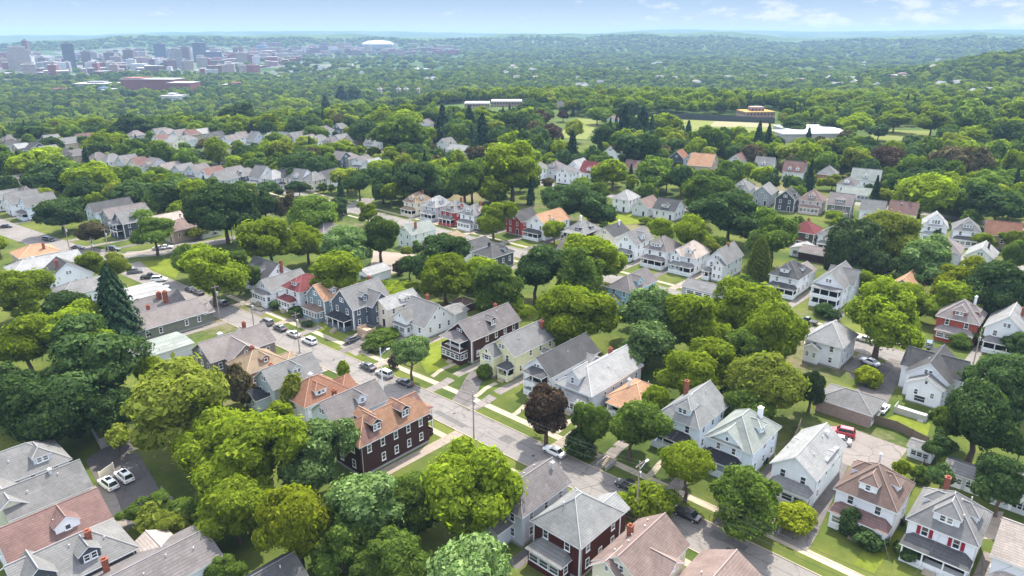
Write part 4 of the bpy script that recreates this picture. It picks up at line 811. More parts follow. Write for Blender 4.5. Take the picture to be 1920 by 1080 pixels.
# ------------------------------------------------------------------ vehicles
CARM={}
def car_meshes(kind):
    if kind in CARM: return CARM[kind]
    Lh,hw,zb,zr=dict(sedan=(2.35,.90,.92,1.44),suv=(2.4,.95,1.06,1.74),van=(2.5,.97,1.08,1.88),coupe=(2.2,.88,.88,1.34),pickup=(2.8,.98,1.1,1.82))[kind]
    gx=dict(sedan=(.95,.25,-.95,-1.65),suv=(1.05,.45,-1.95,-2.3),van=(1.35,.75,-2.1,-2.42),coupe=(.75,.05,-.9,-1.75),pickup=(1.0,.4,-.6,-.85))[kind]
    b=MB(); st=[(Lh,.80,.42,.62),(Lh-.12,.93,.30,.74),(Lh-.55,1.,.24,.84),(gx[0],1.,.22,zb),(0,1.,.22,zb),(gx[2],1.,.22,zb+.01),(-Lh+.5,1.,.25,zb-.01 if kind!='pickup' else zb),(-Lh+.1,.94,.32,zb-.08),(-Lh,.84,.42,zb-.2)]
    vs=[]
    for x,q,z0,z1 in st:
        h=hw*q; vs+=[(x,-h*.92,z0),(x,h*.92,z0),(x,h,z0+.12),(x,h*1.0,(z0+z1)/2+.05),(x,h*.97,z1-.1),(x,h*.86,z1),(x,-h*.86,z1),(x,-h*.97,z1-.1),(x,-h*1.0,(z0+z1)/2+.05),(x,-h,z0+.12)]
    n=10; fs=[tuple(range(n-1,-1,-1)),tuple((len(st)-1)*n+k for k in range(n))]
    for i in range(len(st)-1):
        for k in range(n): fs.append((i*n+k,i*n+(k+1)%n,(i+1)*n+(k+1)%n,(i+1)*n+k))
    b.add(vs,fs)
    a,c,d,e=gx; w0,w1=hw*.85,hw*.68; g=[(a,-w0,zb),(a,w0,zb),(e,w0,zb),(e,-w0,zb),(c,-w1,zr),(c,w1,zr),(d,w1,zr),(d,-w1,zr)]
    b.add(g,[(0,1,5,4),(1,2,6,5),(2,3,7,6),(3,0,4,7)])
    b.add([(c,-w1,zr),(c,w1,zr),(d,w1,zr),(d,-w1,zr),(c-.1,-w1*.85,zr+.05),(c-.1,w1*.85,zr+.05),(d+.1,w1*.85,zr+.05),(d+.1,-w1*.85,zr+.05)],[(0,1,5,4),(1,2,6,5),(2,3,7,6),(3,0,4,7),(4,5,6,7)])
    if kind=='pickup': b.box(-2.6,-.95,-.74,.74,1.101,1.105)
    for sy in(-1,1): b.box(a-.35,a-.2,sy*(hw+.13)-.08,sy*(hw+.13)+.08,zb-.02,zb+.13)
    def pane(i,j,k,l,o,f=.9):
        P=[Vector(g[q]) for q in(i,j,k,l)]; cc=sum(P,Vector())/4; nn=(P[1]-P[0]).cross(P[3]-P[0]).normalized()
        if nn.dot(cc-Vector((0,0,zb)))<0: nn=-nn
        m=MB(); t=[cc+(p-cc)*f+nn*.016 for p in P]; t2=[p-nn*.012 for p in t]
        m.add(t+t2,[(0,1,2,3),(0,4,5,1),(1,5,6,2),(2,6,7,3),(3,7,4,0)]); return m.mesh(o,[CGLASS])
    W_=MB(); W_.tube((0,-.11,0),(0,.11,0),.335,.335,14); wh=W_.mesh('tyre',[TYRE]); R_=MB(); R_.tube((0,-.125,0),(0,.125,0),.2,.2,10); ri=R_.mesh('rim',[RIM])
    hl=MB(); hl.box(-.06,.06,-.2,.2,-.08,.08); tl=hl.mesh('tail_lamp',[LAMPR]); hl=hl.mesh('headlight',[LAMPW])
    CARM[kind]=(b.mesh(kind+'_body',[]),[('windshield',pane(0,1,5,4,'windshield')),('rear_window',pane(2,3,7,6,'rear_window')),('side_window',pane(1,2,6,5,'side_window')),('side_window',pane(3,0,4,7,'side_window'))],wh,ri,hl,tl,Lh,hw)
    return CARM[kind]
BODY={}
def car(label,kind,col,x,y,hd,cat='car',group=None,z=None):
    bm,gl,wh,ri,hl,tl,Lh,hw=car_meshes(kind); k=(kind,col[0])
    if k not in BODY: me=bm.copy(); me.materials.append(paint(*col)); BODY[k]=me
    T=thing({'suv':'suv','van':'van','pickup':'pickup_truck'}.get(kind,'car'),label,cat,(x,y,(hz(x,y) if z is None else z)+.035),hd,group); put('body',BODY[k],T)
    for nm,g in gl: put(nm,g,T)
    for sx in(-1,1):
        for sy in(-1,1):
            w=put('wheel',wh,T,(sx*(Lh-.85),sy*(hw-.10),.335)); put('rim',ri,w)
    for sy in(-1,1): put('headlight',hl,T,(Lh-.06,sy*hw*.6,.66)); put('tail_lamp',tl,T,(-Lh+.05,sy*hw*.62,.78))
    TREES.append((x,y,2.5)); return T
Wh=('white',(.78,.78,.78)); Bk=('black',(.012,.012,.014)); Gy=('grey',(.12,.12,.125)); Sv=('silver',(.42,.42,.41)); Rd=('red',(.42,.012,.022)); Tn=('champagne',(.5,.47,.42)); Bl=('steel_blue',(.13,.17,.22)); Nv=('dark_grey',(.04,.042,.048)); Rs=('russet',(.15,.05,.05))
UH=math.atan2(-UY,-UX)  # nose towards the far end of the street
G1='cars parked along the street'
def oncurb(label,kind,col,px,py,side=1.25,cat='car'):
    x,y=at(px,py); s,_=ST(x,y); t=float(curb(s))-side; x,y=W(s,t); a=math.atan2(float(curb(s-2))-float(curb(s)),-2.)
    dx,dy=-2*UX+(float(curb(s-2))-float(curb(s)))*NX,-2*UY+(float(curb(s-2))-float(curb(s)))*NY
    return car(label,kind,col,x,y,math.atan2(dy,dx),cat,G1)
oncurb('white sedan parked by the copper leaved tree with its rear to the camera','sedan',Wh,1041,850)
oncurb('long black car parked along the curb above the pale grey hip roof','suv',Bk,1181,914,1.2)
oncurb('black car parked in leaf shade beside the street maple trunk','sedan',Bk,1291,966,1.2)
oncurb('black car parked in the round shade of the small street tree','sedan',Bk,762,720)
oncurb('silver grey suv parked between two dark cars near the lamp post','suv',Sv,722,704,1.25,'suv')
oncurb('dark grey car parked ahead of the silver grey suv','sedan',Nv,690,691)
oncurb('white suv last in the file of four parked cars','suv',Wh,577,644,1.25,'suv')
oncurb('champagne car third in the file of four parked cars','sedan',Tn,547,631)
oncurb('black car second in the file of four parked cars','sedan',Bk,520,620)
oncurb('dark grey car first in the file of four parked cars','suv',Gy,496,609)
oncurb('dark car with pale roof parked alone near the tall pole','sedan',Nv,412,573)
oncurb('black car in deep tree shade behind the lone pole','sedan',Bk,364,553,1.1); oncurb('black car at the end of the shaded file near the junction','sedan',Bk,345,548,1.3)
for lab,k,c,px,py,hd,cat in [('white car on the forecourt nearest the flat pale roof','sedan',Wh,303,541,.15,'car'),('silver white suv on the forecourt between black and white cars','suv',Wh,299,527,.2,'suv'),('black pickup on the forecourt by the lawn','pickup',Bk,282,522,.2,'truck'),('grey car on the forecourt by the lawn corner','suv',Gy,254,512,.3,'suv'),
 ('white suv with black sunroof nearer the red brown roof','suv',Wh,204,912,UH+.1,'suv'),('white suv with black sunroof nearer the grass','suv',Wh,234,898,UH+.06,'suv'),
 ('bright red suv behind the pale grey gable roof','suv',Rd,1578,815,UH+.25,'suv'),('silver car tucked beside the bright red suv','sedan',Sv,1571,829,UH+.25,'car'),
 ('white sedan on the grey yard between the pale hip roof and the charcoal roof','sedan',Wh,1630,682,UH-.25,'car'),('white hatchback nose out beside the grey garage roof','coupe',Wh,1655,770,UH-math.pi/2,'car'),
 ('blue grey car in front of the red brick house','suv',Bl,1741,650,UH-math.pi/2+.2,'car'),('black pickup on the lane behind the pale hip roofed white house','pickup',Bk,1512,606,UH,'truck'),
 ('champagne white car on the middle street by the bright maple trunk','sedan',Tn,1621,640,UH+.05,'car'),('dark car in the driveway of the slate blue house','sedan',Nv,662,640,UH-math.pi/2-.1,'car'),
 ('dark car at the far corner by the white gable house','sedan',Nv,12,427,.2,'car'),('black car by the corner of the side street','suv',Bk,92,452,-.3,'car'),('black car under the copper leaved corner tree','sedan',Bk,146,467,-.1,'car'),('black car in front of the dark shingled corner house','suv',Bk,213,470,0,'car'),('white car beyond the round lawn tree','sedan',Wh,312,466,.2,'car'),('silver car beside the white car beyond the round lawn tree','sedan',Sv,299,468,.2,'car'),('white car between the pair of white gable fronts','sedan',Wh,1770,456,1.,'car'),('white car in the lane behind the hip roofed dark brick','sedan',Wh,1745,443,1.,'car')][:-1]:
    x,y=at(px,py); car(lab,k,c,x,y,hd,cat)
SR=MB(); SR.box(-.95,.15,-.42,.42,1.792,1.8)
srm=SR.mesh('sunroof',[CGLASS])
for o in list(COL.objects):
    if o.get('label','').startswith('white suv with black sunroof'): put('sunroof',srm,o)
# ------------------------------------------------------------------ poles, wires, fences
WIREM=flat('wire',(.03,.03,.03),.6)
def pole(label,s,t,h=10.5,arms=1,lamp=0,pos=None,white=False):
    x,y=pos or W(s,t); z=hz(x,y); T=thing('street_lamp' if lamp==2 else 'utility_pole',label,'street lamp' if lamp==2 else 'utility pole',(x,y,z),math.atan2(NY,NX))
    m=MB(); m.tube((0,0,-.2),(0,0,h),.16,.10,9); m.build('pole',[PIPEW if white else POLE],T)
    for k in range(arms):
        c=MB(); c.box(-1.1,1.1,-.06,.06,h-.7-k,h-.58-k)
        for q in(-1,-.5,.5,1): c.tube((q,0,h-.58-k),(q,0,h-.38-k),.05,.04,6)
        c.build('crossarm',[POLE],T)
    if arms:
        c=MB(); c.tube((.3,0,h-3),(.3,0,h-2.1),.24,.24,10); c.build('transformer',[METAL],T)
    if lamp:
        c=MB(); c.tube((0,0,h-1.6),(2.,0,h-.9),.045,.04,6); c.build('lamp_arm',[METAL],T); d=MB(); d.box(1.7,2.5,-.16,.16,h-1.0,h-.84); d.tube((2.2,0,h-1.08),(2.2,0,h-1.0),.13,.15,8); d.build('lamp_head',[PIPEW],T)
    return (x,y,z+h)
PL=[pole('bare wooden pole beside the lone dark parked car',-184,77.5,10),pole('wooden pole between the brownish roofs and the parked file',-167,79,10),pole('wooden pole in front of the white suv',-147.5,80.6,11),
    pole('pale street lamp pole by the silver grey suv',-115.5,82,11,0,2,white=True),pole('wooden pole opposite the front stairs of the charcoal roofed house',-87.3,82.6,10.5,1,0),pole('tall pale pole with lamp arm near the black curbside car',-50.2,83.4,11.5,1,1),pole('pole beyond the lower edge carrying the front street wires',-12,83.3,11)]
for a,b in zip(PL,PL[1:]):
    for q,dz in((-.9,-.4),(.9,-.4),(.1,-2.4)):
        m=MB(); n=10; P=[]
        for k in range(n+1):
            u=k/n; P.append((a[0]+(b[0]-a[0])*u+NX*q*.6,a[1]+(b[1]-a[1])*u+NY*q*.6,a[2]+(b[2]-a[2])*u+dz-1.0*4*u*(1-u)))
        for k in range(n): m.tube(P[k],P[k+1],.026,.026,4,cap=False)
        tag(m.build('overhead_wire',[WIREM]),'thin black wire strung between the front street poles','wire','wires along the front street')
for i,(px,py,h,lab) in enumerate([(1825,682,9,'wooden pole between the brick house and the pale gable house'),(1450,545,8.5,'dark pole in front of the cedar by the charcoal hip roofed house'),(436,452,9,'wooden pole above the shaded low garages'),(131,470,10,'pole beside the copper leaved corner tree'),(205,478,10,'pole in front of the dark shingled corner house'),(180,500,10,'pole in front of the yellow green bush by the forecourt'),(648,400,9,'pole at the bend of the middle street')]):
    pole(lab,0,0,h,1,0,at(px,py))
for i,(hx,hy,lab,hr) in enumerate(HOUSES):
    near=min(PL,key=lambda q:math.hypot(q[0]-hx,q[1]-hy)); g=math.hypot(near[0]-hx,near[1]-hy)
    if g<31 and math.hypot(hx,hy)<230:
        f=(g-hr*.75)/g; b=(near[0]+(hx-near[0])*f,near[1]+(hy-near[1])*f,hz(hx,hy)+5.2); m=MB(); n=8; P=[]
        for k in range(n+1):
            u=k/n; P.append((near[0]+(b[0]-near[0])*u,near[1]+(b[1]-near[1])*u,near[2]-1.2+(b[2]-near[2]+1.2)*u-.7*4*u*(1-u)))
        for k in range(n): m.tube(P[k],P[k+1],.022,.022,4,cap=False)
        tag(m.build('service_wire',[WIREM]),'thin service wire from a front street pole to a house wall','wire','service wires to the houses')
def fence(label,P,h,mat,px=True,post=True,name='fence',cat='fence'):
    C=[at(*p) if px else W(*p) for p in P]; x0,y0=C[0]; z0=hz(x0,y0); T=thing(name,label,cat,(x0,y0,z0)); m=MB(); pm=MB()
    C=smoothpts(C,2.4)
    for a,b in zip(C,C[1:]):
        dx,dy=b[0]-a[0],b[1]-a[1]; q=math.hypot(dx,dy); ox,oy=-dy/q*.03,dx/q*.03; za,zb_=hz(*a)-z0,hz(*b)-z0
        v=[(a[0]-x0-ox,a[1]-y0-oy,za-.1),(b[0]-x0-ox,b[1]-y0-oy,zb_-.1),(b[0]-x0+ox,b[1]-y0+oy,zb_-.1),(a[0]-x0+ox,a[1]-y0+oy,za-.1)]; v+=[(p[0],p[1],p[2]+h+.1) for p in v]
        m.add(v,[(0,3,2,1),(4,5,6,7),(0,1,5,4),(1,2,6,5),(2,3,7,6),(3,0,4,7)])
    for a in C: pm.box(a[0]-x0-.07,a[0]-x0+.07,a[1]-y0-.07,a[1]-y0+.07,hz(*a)-z0-.2,hz(*a)-z0+h+.12)
    m.build('fence_panel',[mat],T)
    if post: pm.build('fence_post',[mat],T)
fence('weathered brown board fence behind the gravel parking yard',[(1612,786),(1680,806),(1738,836)],1.9,BFENCE)
fence('grey board fence running down beside the shaded back lawn',[(1500,800),(1480,850),(1455,905)],1.8,WOOD)
fence('low dark fence between the brown roofed house and the red shuttered house',[(1732,870),(1700,935),(1665,1020)],1.2,BFENCE)
fence('pale grey screen fence in the shaded corner of the parking yard',[(172,808),(190,842),(232,826)],2.2,GFENCE)
fence('cream yard wall behind the two white cars',[(188,900),(214,882)],1.6,siding('cream'))
fence('short grey picket fence at the edge of the parking yard',[(305,925),(325,945)],1.3,GFENCE)
fence('pale retaining rail beside the wooden side stairs',[(688,665),(700,645)],1.,GFENCE)
fence('long dark screen fence along the sports field',[(1195,222),(1300,224),(1452,232)],5.,flat('field_screen',(.05,.06,.06)))
def deck(label,px,py,w,l,h,ang,mat):
    x,y=at(px,py); T=thing('deck',label,'deck',(x,y,hz(x,y)),ang); m=MB(); m.box(-w/2,w/2,-l/2,l/2,-.3,h); m.build('deck_floor',[mat],T); r=MB()
    for sx in(-1,1): r.box(sx*w/2-.04,sx*w/2+.04,-l/2,l/2,h+.002,h+.9)
    r.box(-w/2+.05,w/2-.05,-l/2,-l/2+.07,h+.002,h+.9); r.build('deck_railing',[mat],T); s=MB()
    for k in range(3): s.box(w/2-1.4,w/2-.3,-l/2-.3*(k+1),-l/2-.3*k-.002,-.3,h-.2*(k+1))
    s.build('deck_steps',[mat],T)
deck('pale wooden deck with steps behind the charcoal cross gabled house',1708,778,6,3,.6,rad(-42),rough_mat('wood','pale_deck',(.46,.44,.41),.2))
deck('light wooden side deck beside the slate blue house',688,628,4,3,1.3,rad(-40),DECK)
deck('orange brown wooden deck in front of the steep gabled white house',1322,538,4,2.6,.8,rad(-40),rough_mat('wood','orange_deck',(.35,.15,.07),.3))
for px,py,c,lab in [(1436,868,BLACKP,'black wheeled bin beside the grey green hipped house'),(1430,872,flat('green_bin',(.03,.12,.06),.6),'green wheeled bin beside the grey green hipped house'),(1693,985,BLACKP,'black wheeled bin by the red shuttered house'),(1800,766,flat('blue_bin',(.03,.07,.2),.6),'blue wheeled bin behind the charcoal cross gabled house'),(1628,702,BLACKP,'black wheeled bin on the yard near the garage')]:
    x,y=at(px,py); T=thing('wheeled_bin',lab,'bin',(x,y,hz(x,y)),R.uniform(0,3)); m=MB(); m.add([(-.24,-.26,0),(.24,-.26,0),(.24,.26,0),(-.24,.26,0),(-.3,-.34,1.),(.3,-.34,1.),(.3,.34,1.),(-.3,.34,1.)],[(0,3,2,1),(0,1,5,4),(1,2,6,5),(2,3,7,6),(3,0,4,7),(4,5,6,7)]); m.build('bin_body',[c],T); m=MB(); m.box(-.33,.33,-.37,.37,1.005,1.08); m.build('lid',[c],T)
# ------------------------------------------------------------------ hedges and shrubs
SHM=[crown_mesh('round',31,1),crown_mesh('wide',32,1)]
SHC={}
def shrub_me(i,c):
    if (i,c) not in SHC: me=SHM[i].copy(); me.name='shrub_foliage'; me.materials.append(LEAF[c]); SHC[(i,c)]=me
    return SHC[(i,c)]
STEM=MB(); STEM.tube((0,0,-.1),(0,0,1),.06,.03,6); STEM=STEM.mesh('stem',[BARK])
def shrub(label,x,y,w,h,c,name='shrub',cat='shrub',rz=None,l=None,group=None):
    T=thing(name,label,cat,(x,y,hz(x,y)),rz if rz is not None else R.uniform(0,6),group); put('foliage',shrub_me(R.randrange(2),c),T,(0,0,h*.52),(0,0,0),(w/2,(l or w)/2,h*.58)); put('stem',STEM,T,(0,0,0),(0,0,0),(1,1,h*.6))
for px,py,w,h,c,lab in [(748,515,3.4,4,'m','dark red bush by the gravel yard'),(740,690,2.6,3.,'m','dark red bush behind the small street tree'),(722,640,8,2.4,'g','rambling green shrubs on the bank beside the white gabled house'),(700,655,5,1.8,'g','low shrubs at the foot of the wooden side stairs'),(646,707,3,3.4,'y','small bright street shrub by the rust coloured roof'),(910,708,3.4,2.8,'g','dark bush at the corner of the pale yellow house'),(1222,968,7,5,'y','yellow green curbside bush below the tall pale pole'),(1160,960,4,3,'y','round bush between the grey hip roof and the street'),(1492,985,6,3.,'w','dome of yellow green ground shrubs beside the driveway'),(1592,1000,3.2,4,'d','dark bush left of the long front stairs'),(1625,1020,4.5,2.4,'d','dark bushes right of the long front stairs'),(1700,1045,4,2,'d','dark bush at the porch of the red shuttered house'),(1835,645,6,4,'g','leafy shrub in front of the pale gable house'),(1800,650,5,3,'g','leafy bush hiding the brick house porch'),(1625,722,5,4,'w','small yellow green ornamental tree beside the garage'),(1352,748,2.4,2.4,'m','purple leaved bush behind the pale blue house'),(365,447,9,4,'w','gold leaved bush beside the long flat garage'),(690,548,14,2.2,'g','long clipped hedge bank below the white garage'),(730,552,16,2.,'y','bright low hedge behind the narrow cream house'),(560,590,5,2,'d','dark foundation shrubs of the orange tan roofed house'),(520,575,5,1.6,'d','dark foundation shrubs of the small white gable house'),(1395,545,8,4,'g','leafy shrubs below the cedar'),(1540,590,5,3,'d','dark bushes at the foot of the double porches'),(1560,600,4,2.5,'d','second dark bush at the foot of the double porches'),(810,600,6,3,'y','bright bush behind the broad side gable'),(560,770,6,7,'o','olive bush below the rust coloured roof'),(455,760,6,8,'u','russet small tree beside the teal gable'),(300,990,6,4,'o','olive bush at the parking yard edge'),(350,985,6,4,'g','green bush beside the parking yard'),(1120,415,7,3,'y','bright bush at the open back lawn'),(1210,420,5,2.6,'y','yellow green bush by the lawn chairs'),(1570,425,6,3.4,'y','bright shrub beside the dark olive house'),(1745,970,3,2,'g','creeper shrubs along the low dark fence'),(1725,900,3,2.2,'g','green shrub along the low dark fence near the shed'),(575,612,3,1.4,'d','low dark hedge by the black car'),(1090,850,6,4,'d','dark bushes on the bank behind the white sedan')]:
    x,y=at(px,py); shrub(lab,x,y,w,h,c)
for (px,py,ang,lab,w) in [(1137,872,A,'pale concrete stairs down the shaded bank to the sidewalk',2),(1455,985,A,'striped concrete stairs beside the yellow green shrub dome',2)]:
    x,y=at(px,py); T=thing('front_steps',lab,'steps',(x,y,hz(x,y)),rad(ang)); m=MB()
    for k in range(9): m.box(-w/2,w/2,-1.6+k*.36,-1.6+(k+1)*.36-.002,-.6,-.25+k*.13)
    m.build('step_flight',[CONC],T); m=MB()
    for sx in(-1,1): m.box(sx*w/2-.1,sx*w/2+.1,-1.6,1.6,-.6,.9)
    m.build('cheek_wall',[STONE],T)
# ------------------------------------------------------------------ far house rows
def rowhouse(i,px,py,lab,grp,yaw):
    x,y=at(px,py,5.); rr=random.Random(i*17+3)
    house(lab,0,0,yaw+rr.uniform(-4,4),rr.uniform(7,8.6),rr.uniform(9.5,12),rr.uniform(5,6),rr.choice(['gg','gg','hh','Sgg','gh']),rr.uniform(.65,.95),rr.choice(['white','lgray','lgray','cream','gray','tan','white','slate']),rr.choice(['gray','gray','pgray','ggray','ggray','dgray','redbrown','lgray','gray','pgray','ggray','gray']),pos=(x,y),sub=False,group=grp,do=(('F',0,.8,2.2,1.3),) if rr.random()<.4 else (),fnd=False,door=False,po=('c','F',0,6.5,2,2.8,4) if rr.random()<.5 else None)
ROWS=[('house in the long row below the dark conifers','houses in the long row below the conifers',-28,[(20,274),(45,278),(68,281),(92,285),(118,290),(146,292),(186,300),(212,303),(240,305),(266,308),(292,312),(318,315),(345,318),(372,321),(398,326)]),
 ('house in the cluster between the bright round trees','houses in the cluster between bright trees',-28,[(20,262),(60,256),(96,262),(130,268),(160,262),(140,234),(165,240),(225,262),(400,280),(420,290),(255,255),(300,247),(318,250),(338,254),(360,253),(305,262),(330,266),(352,262)]),
 ('house in the upper row below the tall pines','houses in the upper row below the pines',-28,[(380,250),(405,256),(600,262),(622,268),(640,262),(662,262),(432,262),(456,258),(480,262),(506,260),(532,262),(556,259),(578,264)]),
 ('house in the short row left of the olive tree','houses in the short row by the olive tree',-30,[(30,345),(60,352),(8,372),(420,335),(640,298),(515,335),(700,310),(438,325),(462,328),(492,330),(540,333),(566,336),(590,338),(618,332),(655,296),(680,303)]),
 ('pale roof peeping out of the woods beyond the house rows','pale roofs in the woods beyond the rows',-25,[(60,212),(140,212),(280,215),(345,195),(420,228),(480,228),(530,222),(610,245),(30,220),(95,205),(200,205),(310,208),(365,228),(455,205),(505,215),(560,232),(250,235),(700,268),(800,232),(640,240),(1050,195),(1150,225)]),
 ('house roof between the trees behind the middle street row','roofs behind the middle street row',-36,[(1010,318),(1065,325),(1075,470),(1300,300),(1385,300),(1690,395),(1590,345)])]
k=0
for lab,grp,yaw,P in ROWS:
    for p in P: k+=1; rowhouse(k,*p,lab,grp,yaw)
# ------------------------------------------------------------------ city and large buildings
def facade(name,c,win=(.05,.06,.08),fz=3.4,fx=3.2,gx=.55,gz=.5):
    key=('fac',name)
    if key in MC: return MC[key]
    m,nt,ns,out=newmat(name+'_facade'); tc=N(nt,'ShaderNodeTexCoord').outputs['Object']; sx=N(nt,'ShaderNodeSeparateXYZ'); L(nt,tc,sx.inputs[0])
    a=math_(nt,'LESS_THAN',math_(nt,'FRACT',math_(nt,'DIVIDE',sx.outputs[2],fz)),gz); b=math_(nt,'LESS_THAN',math_(nt,'FRACT',math_(nt,'DIVIDE',math_(nt,'ADD',sx.outputs[0],sx.outputs[1]),fx)),gx)
    f=math_(nt,'MULTIPLY',a,b); g=N(nt,'ShaderNodeNewGeometry'); sn=N(nt,'ShaderNodeSeparateXYZ'); L(nt,g.outputs['Normal'],sn.inputs[0]); f=math_(nt,'MULTIPLY',f,math_(nt,'LESS_THAN',sn.outputs[2],.5))
    bsdf(nt,out,mixc(nt,f,mixc(nt,ramp(nt,noise(nt,tc,.08,3),.3,.7),c,tuple(x*.8 for x in c)),win),.6,.3); MC[key]=m; return m
FC=dict(tan=(.34,.26,.21),beige=(.40,.32,.27),dark=(.075,.065,.07),brown=(.17,.10,.08),blueblk=(.075,.085,.12),striped=(.33,.28,.28),brick=(.28,.075,.055),white=(.6,.59,.58),lgrey=(.34,.32,.32),glass=(.14,.22,.34),pinkish=(.36,.23,.19),slate=(.13,.13,.17))
FLATR=rough_mat('roofing','flat_roof',(.42,.40,.39),.2,.05,.4); WROOF=rough_mat('roofing','white_membrane',(.5,.5,.49),.08,.05,.4); ORR=rough_mat('roofing','orange_flat_roof',(.42,.27,.10),.2,.1,.6)
FC['plain']=(.38,.37,.355); facade('plain',FC['plain'],gz=.0)
def building(label,px,top,wpx,dist,depth,fc,steps_=(),yaw=None,name='office_tower',cat='tower',group=None,roof=None,base=None,hgt_=None):
    a=(px-960)/1405.; x,y=dist*a/math.sqrt(1+a*a),dist/math.sqrt(1+a*a); z=hz(x,y)-1
    k=(y*CP+(HC-z)*SP)/F; w=wpx*k*.8
    zt=HC-(math.tan(math.atan((top-540)/F)+PIT))*y if hgt_ is None else z+hgt_
    h=max(6,zt-z); T=thing(name,label,cat,(x,y,z),yaw if yaw is not None else R.choice([.35,-.4,.2,.6]),group)
    m=MB(); m.box(-w/2,w/2,-depth/2,depth/2,0,h); m.build('facade',[facade(fc,FC[fc])],T)
    r=MB(); r.box(-w/2-.4,w/2+.4,-depth/2-.4,depth/2+.4,h+.02,h+.9); r.build('roof',[roof or FLATR],T)
    if h>25 or (steps_==1 and h>6):
        p=MB(); p.box(-w*.22,w*.22,-depth*.2,depth*.2,h+.92,h+4.5); p.build('penthouse',[facade(fc,FC[fc])],T)
    if isinstance(steps_,(list,tuple)):
        for dx,ww,hh in steps_:
            q=MB(); q.box(dx*w-ww*w/2,dx*w+ww*w/2,-depth*.42,depth*.42,.0,h*hh); q.build('wing',[facade(fc,FC[fc])],T)
    TREES.append((x,y,max(w,depth)*.55)); return T
for a in [('wide beige hospital block stepping up to a central tower',24,88,34,2900,34,'beige',((-.42,.5,.82),(.45,.42,.9))),('brown tower behind the stepped beige hospital block',43,76,11,3400,24,'brown'),('tall square dark tower standing apart on the skyline',120,81,23,3200,40,'dark'),
 ('brown grey slab with flat top beside the white car park',235,93,22,3200,30,'brown'),('dark blue grey tower between the beige striped tower and the slab',295,82,25,3700,34,'blueblk'),('beige tower with vertical stripes',322,91,27,2900,32,'striped'),('red brown tower joined behind the striped beige tower',341,88,22,3300,30,'brown'),('tallest dark brown tower near the middle of the skyline',369,80,23,3500,34,'dark'),
 ('broad dark slate office block beside the tallest brown tower',396,97,34,3100,44,'slate'),('slim dark brown tower right of the slate block',437,89,9,3500,20,'brown'),('tan broad apartment block below the slim brown tower',447,99,24,3000,26,'tan'),('low beige block in front of the slate office block',371,108,18,2900,26,'beige'),
 ('blue glass office block in the far skyline',488,86,26,4200,50,'glass'),('long white block below the blue glass office',498,95,32,3900,40,'white'),('white hospital tower with pale roof',572,88,16,4300,40,'white'),('tan apartment tower nearest the white dome',632,81,14,4300,34,'tan'),('pinkish brick block beside the white dome',650,87,22,4200,40,'pinkish'),('second pinkish brick block below the white dome',670,90,24,4100,40,'pinkish'),
 ('white grey hospital annex in front of the beige block',84,116,26,2600,30,'lgrey'),('white end block beside the hospital annex',100,118,12,2550,26,'white'),('brown block between the dark tower and the slab',152,96,18,3100,28,'brown'),('red brown block right of the dark square tower',196,98,20,3300,34,'brown'),('white parking structure right of the brown slab',250,120,30,2500,40,'white'),('dark brick block far right of the skyline cluster',735,92,20,4300,40,'slate'),('beige long block at the foot of the white dome',760,98,50,4200,40,'pinkish')]: building(*a)
rb=random.Random(5)
for i in range(290):
    px=rb.uniform(380,850) if i%3==0 else rb.uniform(-10,560); d=rb.uniform(2250,4300)*(1 if px<470 else 1.15)
    if px>560: d=rb.uniform(3900,4700)
    building('low city block of mixed brick and concrete below the towers',px,0,rb.uniform(9,28),d,rb.uniform(18,40),rb.choice(['brown','brick','brick','tan','lgrey','white','beige','pinkish','brown','pinkish']),name='city_block',cat='building',group='low city blocks below the towers',hgt_=rb.uniform(9,34))
building('long red brick factory with white parapet tops',272,0,130,1720,46,'brick',((-.3,.36,1.12),),name='factory',cat='factory',yaw=-.12,hgt_=23)
building('second wing of the red brick factory',330,0,56,1640,40,'brick',(),name='factory',cat='factory',yaw=-.12,hgt_=19)
building('white framed parking building in front of the brick factory',306,0,42,1400,30,'white',1,name='car_park',cat='building',yaw=-.2,hgt_=11)
building('low white industrial shed left of the white parking building',243,0,60,1150,30,'white',1,name='industrial_shed',cat='shed',roof=WROOF,yaw=-.1,hgt_=6)
building('long pale warehouse roofs behind the red brick factory',165,0,90,1900,50,'lgrey',1,name='warehouse',cat='warehouse',roof=WROOF,yaw=0.,hgt_=9)
building('low blue grey warehouse beyond the factory',175,0,40,1700,40,'glass',1,name='warehouse',cat='warehouse',yaw=0.,hgt_=7)
building('low brick retail block at the far edge beyond the woods',90,0,70,1750,40,'brick',1,name='retail_block',cat='building',yaw=0.,hgt_=7)
building('red roofed low block in the woods right of the factory',430,0,50,1750,40,'brick',1,name='low_block',cat='building',yaw=0.,hgt_=8)
def onground(label,pxa,py,wpx,h,depth,fc,roof,name,cat,yaw=0.,**k):
    x,y=at(pxa,py); d=math.hypot(x,y); px=960+1405*x/y; return building(label,px,0,wpx,d,depth,fc,1,yaw,name,cat,None,roof,hgt_=h,**k)
onground('big low white roofed hall between the dark conifers',1522,256,125,4.5,50,'plain',WROOF,'hall','building',.06)
onground('smaller white roofed annex beside the big white hall',1474,262,46,4,22,'plain',WROOF,'hall_annex','building',.06)
onground('brown clubhouse with orange roof at the end of the sports field',1415,226,70,9,20,'pinkish',ORR,'clubhouse','building',.1)
onground('long tan school building beyond the pines',950,198,70,5,24,'tan',FLATR,'school_building','building',.0)
onground('lower tan school wing beyond the pines',895,202,56,4.5,24,'tan',FLATR,'school_wing','building',.0)
onground('low brown building beside the school wing',850,190,50,7,20,'brown',FLATR,'low_block','building',.0)
